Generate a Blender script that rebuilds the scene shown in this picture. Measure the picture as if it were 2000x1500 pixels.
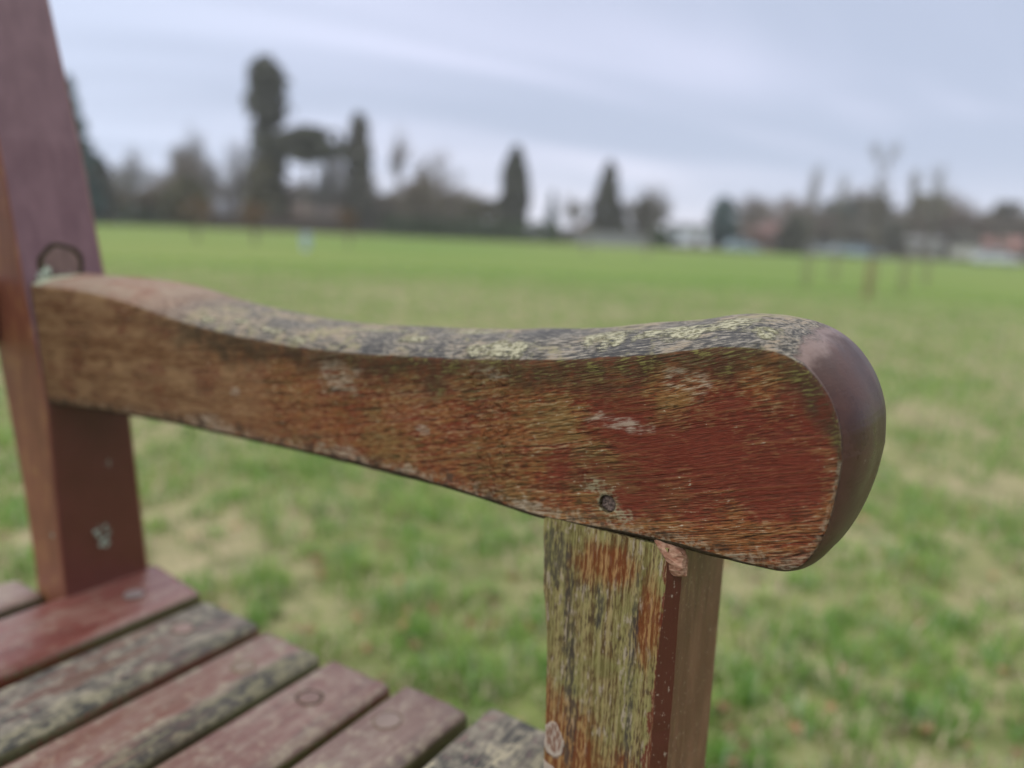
import bpy, bmesh, math, random
import numpy as np
from mathutils import Vector, Matrix, noise as mnoise
TAB = {  # surveyed positions: x, y (m), height (m), width (m)
'conifer':(-86.37, 46.21, 15.34, 4.98),
'ivy':(-88.92, 50.51, 8.82, 3.74),
'bareA':(-95.31, 58.31, 10.52, 6.05),
'hedgetan':(-93.74, 59.3, 4.58, 7.31),
'olive':(-85.15, 58.77, 6.1, 5.31),
'bareB':(-99.44, 69.88, 14.83, 8.37),
'redwood':(-88.5, 74.37, 23.26, 6.23),
'redwoodivy':(-87.58, 73.77, 11.18, 6.32),
'cedar':(-80.11, 73.73, 13.75, 6.16),
'barelink':(-82.3, 80.61, 13.8, 3.68),
'tallA':(-76.32, 79.64, 16.15, 4.29),
'thin':(-74.36, 85.58, 16.27, 2.99),
'bareC':(-66.4, 82.31, 12.21, 10.57),
'cyp':(-60.12, 94.5, 13.29, 4.39),
'small_con':(-57.01, 99.99, 7.35, 2.02),
'cone':(-48.78, 101.6, 11.76, 6.46),
'bareD':(-45.88, 110.5, 10.4, 9.42),
'shrubD':(-42.54, 100.79, 7.02, 3.45),
'bareE':(-59.15, 110.45, 8.3, 5.89),
'shrubG':(-37.47, 94.52, 1.98, 2.39),
'darkE':(-32.38, 103.61, 7.1, 3.56),
'bareF':(-31.13, 112.65, 8.9, 5.78),
'shrubH':(-22.84, 103.68, 5.29, 3.8),
'b1':(-24.3, 124.0, 8.49, 5.92),
'b2':(-21.69, 130.36, 8.15, 6.81),
'b3':(-17.66, 128.16, 8.83, 6.5),
'b4':(-14.25, 132.66, 8.39, 6.52),
'b5':(-10.71, 137.23, 9.86, 5.8),
'b6':(-7.04, 134.81, 8.24, 5.53),
'b7':(-3.98, 134.37, 8.85, 6.04),
'b8':(-0.74, 141.11, 9.07, 5.47),
'b9':(2.59, 140.84, 8.72, 5.96),
'house_white':(-36.05, 100.13, 3.18, 5.48),
'house_red':(-32.27, 119.02, 4.1, 8.36),
'greyblock':(-9.66, 123.73, 3.21, 4.58),
'cream':(-4.01, 124.91, 2.33, 3.13),
'brick':(-0.06, 132.1, 3.32, 4.45),
'orangewall':(-49.77, 96.26, 3.2, 1.89),
'roofL':(-87.37, 84.52, 5.31, 10.85),
'shedL':(-99.99, 76.62, 3.69, 8.22),
'car1':(-27.33, 96.15, 0.57, 2.48),
'car2':(-18.96, 101.39, 1.0, 2.4),
'car3':(-16.26, 103.08, 0.89, 2.67),
'car4':(-14.52, 105.35, 0.99, 1.78),
'car5':(-0.5, 94.07, 0.81, 1.82),
'carL':(-89.17, 50.35, 2.22, 2.14),
'wallgrey0':(-47.4, 90.66, 1.73, 0.0),
'wallgrey1':(-38.22, 96.41, 2.0, 0.0),
'fence0':(-91.05, 65.7, 2.52, 0.0),
'fence1':(-73.5, 76.69, 3.15, 0.0),
'hedge0':(-70.18, 77.58, 3.06, 0.0),
'hedge1':(-50.19, 90.1, 2.55, 0.0),
'hedgeL0':(-101.0, 59.47, 4.42, 0.0),
'hedgeL1':(-94.56, 63.5, 4.62, 0.0),
's1':(-1.85, 14.18, 2.6, 0.48),
's2':(-3.3, 16.22, 2.43, 0.29),
's3':(-3.46, 20.25, 2.66, 0.33),
's4':(-1.59, 16.7, 2.35, 0.27),
's5':(-1.54, 21.45, 2.97, 0.56),
't1':(-27.44, 19.4, 1.74, 1.16),
't2':(-25.45, 20.64, 1.64, 1.19),
't3':(-23.69, 24.1, 1.65, 1.09),
't4':(-18.25, 35.77, 1.73, 0.81),
't5':(-15.55, 37.46, 1.87, 0.8),
't6':(-9.98, 19.71, 1.73, 0.3),
't7':(-1.7, 29.61, 2.41, 0.31),
'bin':(-19.88, 18.23, 0.61, 0.31),
'fenceR0':(-37.85, 95.47, 1.01, 0.0),
'fenceR1':(5.29, 121.29, 1.77, 0.0),
'fb0':(-38.01, 46.99, 1.28, 0.4),
}
EXPO = 0.12
R = math.radians
S = bpy.context.scene
for o in list(bpy.data.objects): bpy.data.objects.remove(o)
C = S.collection

# ---------------------------------------------------------------- camera
cam_d = bpy.data.cameras.new('camera'); cam = bpy.data.objects.new('camera', cam_d); C.objects.link(cam)
S.camera = cam
yaw, pit, rol = R(32.05), R(11.05), R(2.55)
Rt = Vector((math.cos(yaw), math.sin(yaw), 0))
Fw = Vector((-math.sin(yaw)*math.cos(pit), math.cos(yaw)*math.cos(pit), -math.sin(pit)))
Up = Rt.cross(Fw)
cx = Rt*math.cos(rol)+Up*math.sin(rol); cy = -Rt*math.sin(rol)+Up*math.cos(rol)
m = Matrix((cx, cy, -Fw)).transposed().to_4x4(); m.translation = (0, 0, .77)
cam.matrix_world = m
cam_d.sensor_width = 36; cam_d.lens = 26.64; cam_d.clip_start = .02; cam_d.clip_end = 2000
cam_d.dof.use_dof = True; cam_d.dof.focus_distance = .325
cam_d.dof.aperture_fstop = 26.64/7.8; cam_d.dof.aperture_blades = 0

# ---------------------------------------------------------------- view, sun, sky
S.view_settings.view_transform = 'Standard'; S.view_settings.look = 'None'
S.view_settings.exposure = EXPO; S.view_settings.gamma = 1
S.view_settings.use_curve_mapping = False
S.render.engine = 'CYCLES'
SUN_EL, SUN_AZ = 52, 215       # azimuth clockwise from +Y
sl = bpy.data.lights.new('sun', 'SUN'); so = bpy.data.objects.new('sun', sl); C.objects.link(so)
sl.energy = 1.45; sl.angle = R(40); sl.color = (1, .96, .9)
sd = Vector((math.sin(R(SUN_AZ))*math.cos(R(SUN_EL)), math.cos(R(SUN_AZ))*math.cos(R(SUN_EL)), math.sin(R(SUN_EL))))
so.rotation_euler = sd.to_track_quat('Z', 'Y').to_euler(); so.location = sd*30

class NT:
    """small helper to write node trees"""
    def __init__(s, tree): s.t = tree; tree.nodes.clear()
    def node(s, typ, props={}, **ins):
        n = s.t.nodes.new(typ)
        for k, v in props.items(): setattr(n, k, v)
        for k, v in ins.items():
            k = k.replace('_', ' ')
            sock = n.inputs[int(k[1:])] if k[0] == 'i' and k[1:].isdigit() else n.inputs[k]
            s.put(sock, v)
        return n
    def put(s, sock, v):
        if isinstance(v, bpy.types.NodeSocket): s.t.links.new(v, sock)
        elif isinstance(v, bpy.types.Node): s.t.links.new(v.outputs[0], sock)
        else:
            if isinstance(v, tuple) and len(v) == 3 and sock.type == 'RGBA': v = v+(1,)
            sock.default_value = v
    def math(s, op, a, b=0., c=0., clamp=False):
        return s.node('ShaderNodeMath', {'operation': op, 'use_clamp': clamp}, i0=a, i1=b, i2=c).outputs[0]
    def add(s, a, b): return s.math('ADD', a, b)
    def sub(s, a, b): return s.math('SUBTRACT', a, b)
    def mul(s, a, b): return s.math('MULTIPLY', a, b)
    def mx(s, a, b): return s.math('MAXIMUM', a, b)
    def inv(s, a): return s.math('SUBTRACT', 1., a)
    def vec(s, x, y, z): return s.node('ShaderNodeCombineXYZ', {}, X=x, Y=y, Z=z).outputs[0]
    def sep(s, v): n = s.node('ShaderNodeSeparateXYZ', {}, i0=v); return n.outputs[0], n.outputs[1], n.outputs[2]
    def noise(s, v, sc=1., det=3., ro=.55, dist=0.):
        return s.node('ShaderNodeTexNoise', {}, Vector=v, Scale=sc, Detail=det, Roughness=ro, Distortion=dist).outputs[0]
    def voro(s, v, sc=1.):
        return s.node('ShaderNodeTexVoronoi', {}, Vector=v, Scale=sc).outputs[0]
    def ss(s, v, a, b):
        return s.node('ShaderNodeMapRange', {'interpolation_type': 'SMOOTHSTEP'}, Value=v, From_Min=a, From_Max=b, To_Min=0., To_Max=1.).outputs[0]
    def mix(s, f, a, b, mode='MIX'):
        n = s.node('ShaderNodeMix', {'data_type': 'RGBA', 'blend_type': mode})
        s.put(n.inputs[0], f); s.put(n.inputs[6], a); s.put(n.inputs[7], b)
        return n.outputs[2]
    def attr(s, name): return s.node('ShaderNodeAttribute', {'attribute_name': name}).outputs['Fac']
    def acol(s, name): return s.node('ShaderNodeAttribute', {'attribute_name': name}).outputs['Color']

w = bpy.data.worlds.new('World'); S.world = w; w.use_nodes = True
t = NT(w.node_tree)
sky = t.node('ShaderNodeTexSky', {'sky_type': 'NISHITA', 'sun_disc': False, 'sun_elevation': R(SUN_EL), 'sun_rotation': R(SUN_AZ)})
gen = t.node('ShaderNodeTexCoord').outputs['Generated']
dx, dy, dz = t.sep(gen)
el = t.mx(dz, 0.)
den = t.add(el, .16)
px, py = t.math('DIVIDE', dx, den), t.math('DIVIDE', dy, den)
# cloud sheet seen in perspective, streaks lying across the view
ax = t.add(t.mul(px, .60), t.mul(py, .80)); ay = t.sub(t.mul(py, .60), t.mul(px, .80))
cp = t.vec(t.mul(ax, .38), t.mul(ay, 1.15), 0.)
c1 = t.noise(cp, .80, 3., .45, .5)
c2 = t.noise(t.vec(t.mul(ax, .25), t.mul(ay, .55), 3.7), .6, 3., .5)
right = t.add(t.mul(dx, .848), t.mul(dy, .53))        # 0 ahead, grows to the right
dark = t.mul(t.ss(t.add(t.add(c1, t.mul(c2, .55)), t.mul(right, .30)), .58, .82), t.ss(dz, -.02, .12))
light = t.mix(t.ss(dz, 0., .2), (8.3, 8.4, 9.6), (8.4, 8.6, 10.8))
light = t.mix(t.ss(right, .1, -.6), light, (6.7, 7.5, 9.5))
cl = t.mix(t.mul(dark, .9), light, (4.8, 5.5, 7.1))
zen = t.ss(dz, .27, .95)
cl = t.mix(zen, cl, (20., 20.2, 21.))
fin = t.mix(.9, sky, cl)
fin = t.mix(t.ss(dz, 0., -.02), fin, (1.2, 1.5, .8))
bg = t.node('ShaderNodeBackground', {}, Color=fin, Strength=.1)
t.put(t.node('ShaderNodeOutputWorld').inputs[0], bg)

# ---------------------------------------------------------------- helpers
def material(name):
    mt = bpy.data.materials.new(name); mt.use_nodes = True
    return mt, NT(mt.node_tree)
def finish(n, col, rough=.8, bump=None, bstr=.5, bdist=.001, spec=.5, coat=0., coatr=.2, norm=None):
    b = n.node('ShaderNodeBsdfPrincipled', {}, Base_Color=col, Roughness=rough)
    b.inputs['Specular IOR Level'].default_value = .5
    n.put(b.inputs['Specular IOR Level'], spec)
    n.put(b.inputs['Coat Weight'], coat); n.put(b.inputs['Coat Roughness'], coatr)
    if bump is not None:
        bn = n.node('ShaderNodeBump', {}, Strength=bstr, Distance=bdist, Height=bump)
        n.put(b.inputs['Normal'], bn)
    n.put(n.node('ShaderNodeOutputMaterial').inputs[0], b)
def simple(name, col, rough=.8, var=.25, scale=3., spec=.4, metal=0.):
    mt, n = material(name)
    ps = n.node('ShaderNodeTexCoord').outputs['Object']
    f = n.noise(ps, scale, 4.)
    c = n.mix(n.ss(f, .3, .7), tuple(x*(1-var) for x in col), tuple(min(1, x*(1+var)) for x in col))
    finish(n, c, rough, spec=spec)
    return mt

def mesh(name, verts, faces, mat, parent=None, smooth=False, attrs=None, off=None):
    me = bpy.data.meshes.new(name)
    me.from_pydata([tuple(v) for v in verts], [], faces)
    for a, vals in (attrs or {}).items():
        at = me.attributes.new(a, 'FLOAT', 'POINT'); at.data.foreach_set('value', np.array(vals, dtype=np.float32))
    if smooth: me.polygons.foreach_set('use_smooth', [True]*len(me.polygons))
    mats = mat if isinstance(mat, (list, tuple)) else [mat]
    for q in mats: me.materials.append(q)
    me.update()
    o = bpy.data.objects.new(name, me); C.objects.link(o)
    if parent is not None:
        o.parent = parent
        if off is not None: o.location = off
    return o
def tag(o, label=None, cat=None, group=None, kind=None):
    for k, v in (('label', label), ('category', cat), ('group', group), ('kind', kind)):
        if v: o[k] = v
    return o
def empty(name, loc, label, cat, group=None, rz=0.):
    o = bpy.data.objects.new(name, None); C.objects.link(o); o.location = loc; o.rotation_euler.z = rz
    o.empty_display_size = .1
    return tag(o, label, cat, group)

class MB:
    def __init__(s): s.v = []; s.f = []; s.mi = []
    def box(s, c, d, rz=0., bevel=0., mi=0, top=1.):
        """box at centre c, size d, optional taper of the top and bevelled vertical+horizontal edges"""
        bm = bmesh.new(); bmesh.ops.create_cube(bm, size=1)
        for v in bm.verts:
            k = top if v.co.z > 0 else 1
            v.co = Vector((v.co.x*d[0]*k, v.co.y*d[1]*k, v.co.z*d[2]))
        if bevel: bmesh.ops.bevel(bm, geom=bm.edges[:], offset=bevel, segments=2, affect='EDGES', profile=.5)
        M = Matrix.Translation(c) @ Matrix.Rotation(rz, 4, 'Z')
        s.bm(bm, M, mi)
    def bm(s, bm, M=None, mi=0):
        n0 = len(s.v); bm.verts.ensure_lookup_table(); bm.verts.index_update()
        for v in bm.verts: s.v.append((M @ v.co) if M else v.co.copy())
        for f in bm.faces: s.f.append([n0+v.index for v in f.verts]); s.mi.append(mi)
        bm.free()
    def prism(s, pts, y0, y1, mi=0, axis='y'):
        """outline pts (a,b) extruded along an axis"""
        n0 = len(s.v); n = len(pts)
        for yy in (y0, y1):
            for a, b in pts: s.v.append(Vector((a, yy, b)) if axis == 'y' else Vector((yy, a, b)))
        s.f.append([n0+i for i in range(n)]); s.f.append([n0+n+i for i in reversed(range(n))]); s.mi += [mi, mi]
        for i in range(n):
            j = (i+1) % n; s.f.append([n0+i, n0+n+i, n0+n+j, n0+j]); s.mi.append(mi)
    def tube(s, p0, p1, r0, r1, seg=6, mi=0):
        p0, p1 = Vector(p0), Vector(p1); d = (p1-p0)
        if d.length < 1e-6: return
        q = d.to_track_quat('Z', 'Y'); n0 = len(s.v)
        for p, r in ((p0, r0), (p1, r1)):
            for i in range(seg):
                a = 2*math.pi*i/seg; s.v.append(p+q @ Vector((r*math.cos(a), r*math.sin(a), 0)))
        for i in range(seg):
            j = (i+1) % seg; s.f.append([n0+i, n0+j, n0+seg+j, n0+seg+i]); s.mi.append(mi)
        s.f.append([n0+seg+i for i in range(seg)]); s.mi.append(mi)
        s.f.append([n0+i for i in reversed(range(seg))]); s.mi.append(mi)
    def quad(s, c, u, v, mi=0):
        n0 = len(s.v); s.v += [c-u-v, c+u-v, c+u+v, c-u+v]; s.f.append([n0, n0+1, n0+2, n0+3]); s.mi.append(mi)
    def build(s, name, mat, parent=None, smooth=False, off=None):
        o = mesh(name, s.v, s.f, mat, parent, smooth, off=off)
        if any(s.mi): o.data.polygons.foreach_set('material_index', s.mi)
        return o

# ---------------------------------------------------------------- weathered, varnished wood
TAN = (.40, .31, .19); DARKW = (.030, .024, .020); GREY = (.235, .225, .22); MOSS = (.21, .235, .045); PALE = (.52, .47, .36)
def spots(n, P, lst, wob, soft=.35):
    """irregular patches of wear or lichen: ellipsoids (centre, radii) with a ragged rim"""
    acc = None
    for c, r in lst:
        d = n.node('ShaderNodeVectorMath', {'operation': 'SUBTRACT'}, i0=P, i1=c).outputs[0]
        d = n.node('ShaderNodeVectorMath', {'operation': 'DIVIDE'}, i0=d, i1=r).outputs[0]
        l = n.node('ShaderNodeVectorMath', {'operation': 'LENGTH'}, i0=d).outputs['Value']
        k = n.ss(n.add(l, n.mul(n.sub(wob, .5), 3.4)), 1.+soft*.5, 1.-soft*.5)
        acc = k if acc is None else n.mx(acc, k)
    return acc
def grain(n, P, axis, off=0.):
    x, y, z = n.sep(P)
    if axis == 'arm':      # grain swings up towards the nose
        al = x; q = n.sub(z, n.add(n.mul(x, .36), n.mul(n.mul(x, x), .26))); r = y
    elif axis == 'y': al, q, r = y, x, z
    elif axis == 'z': al, q, r = z, x, y
    else: al, q, r = x, z, y
    warp = n.noise(P, 22., 2.)
    q = n.add(n.add(q, off), n.mul(warp, .004))
    f1 = n.noise(n.vec(n.mul(al, 190.), n.mul(q, 1250.), n.mul(r, 1250.)), 1., 3., .6)
    f2 = n.noise(n.vec(n.mul(al, 85.), n.mul(q, 560.), n.mul(r, 560.)), 1., 4., .6)
    f3 = n.noise(n.vec(n.mul(al, 16.), n.mul(q, 120.), n.mul(r, 120.)), 1., 4., .6)
    return f1, f2, f3
def wood_core(n, P, f1, f2, f3, wear, red=(.150, .036, .020), worn=(.33, .145, .050), tan=TAN, seed=0.):
    """red-brown varnish worn to orange wood, with tan and black fibres; wear 0..1"""
    bl = n.noise(P, 42., 5., .6)
    c = n.mix(n.ss(n.add(n.add(n.mul(f2, .55), n.mul(bl, .45)), n.mul(n.sub(wear, .5), .42)), .44, .62), red, worn)
    c = n.mix(n.mul(n.ss(n.add(n.mul(f1, .7), n.mul(f3, .3)), .52, .66), wear), c, tan)
    c = n.mix(n.mul(n.ss(f1, .47, .34), n.add(.25, n.mul(wear, .55))), c, DARKW)
    return c, bl

def mat_arm():
    mt, n = material('weathered_arm_wood')
    P = n.node('ShaderNodeTexCoord').outputs['Object']; x, y, z = n.sep(P)
    f1, f2, f3 = grain(n, P, 'arm')
    band, nose, et, eb = (n.attr(a) for a in ('band', 'nose', 'edge_top', 'edge_low'))
    wob = n.noise(P, 95., 5., .62); wob2 = n.noise(P, 30., 4., .6); spk = n.noise(P, 420., 3., .6)
    flat = n.node('ShaderNodeVectorMath', {'operation': 'MULTIPLY'}, i0=P, i1=(1., 1., 1.)).outputs[0]
    # --- inner face
    keep = spots(n, flat, [((-.080, .305, .687), (.062, .05, .024)), ((-.118, .305, .664), (.040, .05, .013)), ((-.055, .305, .700), (.016, .05, .018))], wob2, 1.1)
    wear = n.sub(n.add(.64, n.mul(n.sub(wob2, .5), .40)), n.mul(keep, .85))
    face, bl = wood_core(n, P, f1, f2, f3, n.math('ADD', wear, 0., clamp=True), red=(.165, .036, .018), worn=(.225, .082, .028))
    face = n.mix(n.mul(n.ss(f1, .48, .40), .8), face, (.075, .036, .018))
    face = n.mix(n.mul(n.ss(f1, .535, .59), n.sub(.42, n.mul(keep, .26))), face, (.30, .205, .105))
    face = n.mix(n.mul(keep, .62), face, n.mix(n.add(n.mul(f2, .5), n.mul(f1, .5)), (.050, .010, .007), (.180, .040, .026)))
    fL = n.noise(n.vec(n.mul(x, 10.), n.mul(n.sub(z, n.add(n.mul(x, .36), n.add(n.mul(n.mul(x, x), .26), n.mul(n.noise(P, 14., 2.), .006)))), 400.), 3.), 1., 3., .6)
    face = n.mix(n.mul(n.ss(fL, .54, .66), n.sub(.40, n.mul(keep, .30))), face, (.290, .175, .065))
    face = n.mix(n.mul(n.ss(fL, .45, .35), n.sub(.66, n.mul(keep, .42))), face, (.045, .022, .012))
    # brown, duller back half
    back = n.ss(n.add(x, n.mul(n.sub(wob2, .5), .14)), -.30, -.46)
    bc = n.mix(n.ss(n.add(n.mul(f3, .6), n.mul(f2, .4)), .36, .62), (.115, .060, .028), (.270, .175, .090))
    bc = n.mix(n.mul(n.ss(n.add(f3, n.mul(n.sub(wob2, .5), 1.2)), .52, .66), .6), bc, (.125, .045, .026))
    face = n.mix(n.mul(back, .82), face, bc)
    ck = n.noise(n.vec(n.mul(x, 7.), n.mul(n.sub(z, n.add(n.mul(x, .36), n.mul(n.mul(x, x), .26))), 260.), 9.), 1., 2., .4)
    ckm = n.mul(n.ss(n.math('ABSOLUTE', n.sub(ck, .5)), .012, .003), n.mul(n.ss(wob2, .44, .56), n.sub(1., n.mul(keep, .8))))
    face = n.mix(n.mul(ckm, .8), face, (.022, .012, .008))
    # grey-green film through the middle
    mid = n.mul(n.ss(n.add(wob2, n.mul(n.sub(f2, .5), .9)), .42, .70), n.mul(n.ss(x, -.42, -.33), n.ss(x, -.085, -.14)))
    face = n.mix(n.mul(mid, .38), face, (.125, .100, .036))
    yel = n.mul(n.ss(n.add(f1, n.mul(n.sub(wob2, .5), 1.0)), .54, .68), n.mul(n.ss(x, -.33, -.27), n.ss(n.add(z, n.mul(x, -.2)), .668, .700)))
    face = n.mix(n.mul(yel, .16), face, (.29, .24, .085))
    # chalky flecks
    fl = n.mul(n.ss(n.add(n.mul(f1, .5), n.mul(spk, .5)), .60, .68), n.ss(wob2, .44, .60))
    face = n.mix(n.mul(fl, .8), face, PALE)
    pale = spots(n, flat, [((-.309, .305, .690), (.016, .05, .011)), ((-.3, .305, .6405), (.020, .05, .006)), ((-.255, .305, .6395), (.014, .05, .005)),
        ((-.202, .305, .7045), (.010, .05, .0035)), ((-.103, .305, .7125), (.010, .05, .005)), ((-.178, .305, .6395), (.010, .05, .004)),
        ((-.2455, .305, .668), (.005, .05, .003)), ((-.40, .305, .665), (.005, .05, .003)), ((-.135, .305, .690), (.012, .05, .003)),
        ((-.052, .305, .6445), (.007, .05, .004)), ((-.075, .305, .6415), (.006, .05, .003)), ((-.425, .305, .640), (.018, .05, .006))], wob, .8)
    face = n.mix(n.mul(pale, n.mul(n.ss(n.add(n.mul(f1, .5), n.mul(f2, .5)), .44, .58), .62)), face, (.38, .33, .25))
    # dark mould and algae under the top edge
    em = n.mul(n.ss(n.add(et, n.mul(n.sub(wob2, .5), .055)), .022, .003), n.ss(n.add(x, n.mul(n.sub(wob, .5), .05)), -.52, -.42))
    face = n.mix(n.mul(em, n.mul(n.ss(n.add(n.mul(wob, .5), n.mul(f1, .5)), .32, .54), .82)), face, (.042, .034, .020))
    alg = n.mul(n.ss(n.add(et, n.mul(n.sub(wob2, .5), .04)), .020, .001), n.mul(n.ss(x, -.36, -.20), n.ss(n.add(wob, n.mul(n.sub(f1, .5), 1.1)), .54, .70)))
    face = n.mix(n.mul(alg, .65), face, (.195, .185, .055))
    # worn lower edge
    lo = n.ss(n.add(eb, n.mul(n.sub(wob, .5), .028)), .006, 0.)
    face = n.mix(n.mul(lo, n.mul(n.ss(spk, .44, .60), .6)), face, (.30, .25, .17))
    face = n.mix(n.mul(n.ss(n.add(eb, n.mul(n.sub(wob2, .5), .02)), .010, .001), n.mul(n.ss(wob, .5, .62), .75)), face, (.055, .045, .034))
    # end rim at the nose
    # flaked rim round the plug hole
    rim = spots(n, flat, [((-.1365, .305, .6515), (.0062, .05, .0058)), ((-.1440, .305, .6590), (.0050, .05, .0034)), ((-.1300, .305, .6475), (.0048, .05, .0032))], wob, .7)
    face = n.mix(n.mul(rim, n.mul(n.ss(n.add(n.mul(spk, .5), n.mul(f1, .5)), .44, .58), .8)), face, (.27, .245, .150))
    # --- weathered top
    g = n.mix(n.ss(n.add(n.mul(f1, .55), n.mul(f2, .45)), .40, .60), (.045, .041, .036), (.255, .230, .190))
    g = n.mix(n.ss(n.add(f2, n.mul(n.sub(wob2, .5), .9)), .50, .68), g, (.265, .215, .155))
    g = n.mix(n.mul(n.ss(n.add(wob2, n.mul(n.sub(f1, .5), .8)), .50, .36), .75), g, (.060, .060, .062))
    g = n.mix(n.mul(n.ss(n.add(wob, n.mul(n.sub(wob2, .5), .8)), .55, .66), n.mul(n.ss(x, -.50, -.40), .62)), g, (.235, .215, .125))
    lich = spots(n, n.vec(x, y, 0.), [((-.2000, .312, 0.), (.017, .006, 1.)), ((-.1480, .321, 0.), (.012, .008, 1.)), ((-.112, .319, 0.), (.024, .0065, 1.)), ((-.092, .325, 0.), (.010, .007, 1.)), ((-.077, .315, 0.), (.0065, .0035, 1.)),
        ((-.432, .311, 0.), (.007, .0022, 1.)), ((-.405, .316, 0.), (.006, .0022, 1.)), ((-.372, .313, 0.), (.010, .0022, 1.)), ((-.30, .330, 0.), (.022, .003, 1.)), ((-.235, .334, 0.), (.016, .004, 1.)), ((-.345, .309, 0.), (.007, .0025, 1.)), ((-.265, .318, 0.), (.008, .004, 1.))], wob, .55)
    lc = n.mix(n.ss(n.add(spk, n.mul(n.sub(f1, .5), .6)), .38, .60), (.14, .132, .078), (.36, .34, .235))
    g = n.mix(n.mul(lich, n.ss(n.add(n.mul(f1, .5), n.mul(f2, .5)), .38, .50)), g, lc)
    g = n.mix(n.mul(n.ss(n.add(x, n.mul(n.sub(wob2, .5), .10)), -.42, -.52), .75), g, n.mix(n.ss(n.add(wob2, n.mul(f3, .3)), .5, .8), (.31, .23, .165), (.24, .12, .085)))
    mint = spots(n, flat, [((-.640, .318, .722), (.016, .02, .012)), ((-.655, .33, .728), (.02, .02, .010))], wob, .5)
    g = n.mix(n.mul(mint, .75), g, (.34, .40, .28))
    # purple-brown varnish left on the nose, with a paler sheen painted on its crest
    nz = n.ss(n.add(nose, n.mul(n.sub(wob, .5), .45)), .30, .46)
    nv = n.mix(n.ss(n.noise(P, 60., 3.), .4, .7), (.048, .021, .015), (.075, .034, .025))
    nv = n.mix(n.ss(n.add(spk, n.mul(n.sub(wob2, .5), .4)), .74, .79), nv, (.36, .30, .25))
    nv = n.mix(n.mul(n.ss(n.add(nose, n.mul(n.sub(wob, .5), .6)), .68, .42), .85), nv, (.185, .128, .110))
    g = n.mix(nz, g, nv)
    col = n.mix(n.ss(n.add(band, n.mul(n.sub(wob, .5), .55)), .30, .55), face, g)
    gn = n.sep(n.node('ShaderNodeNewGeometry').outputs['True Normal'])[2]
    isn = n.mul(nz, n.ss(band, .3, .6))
    col = n.mix(n.mul(n.ss(gn, -.15, -.45), n.mul(n.inv(isn), .85)), col, n.mix(spk, (.030, .024, .016), (.075, .058, .038)))  # underside shade painted in: downward faces get a darker colour
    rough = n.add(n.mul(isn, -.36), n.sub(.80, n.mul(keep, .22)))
    rough = n.add(rough, n.mul(n.sub(wob, .5), .15))
    h = n.add(n.mul(f1, .7), n.add(n.mul(f2, .5), n.add(n.mul(wob, .4), n.mul(fL, .8))))
    h = n.mul(h, n.sub(1., n.mul(n.mx(isn, n.mul(keep, .5)), .86)))
    h = n.sub(h, n.mul(n.mul(ckm, n.inv(n.ss(band, .3, .55))), 1.2))
    h = n.add(h, n.mul(lich, n.add(.7, n.mul(spk, 1.4))))
    finish(n, col, rough, h, .95, .0012, spec=n.add(.10, n.mul(isn, .22)))
    return mt

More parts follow.
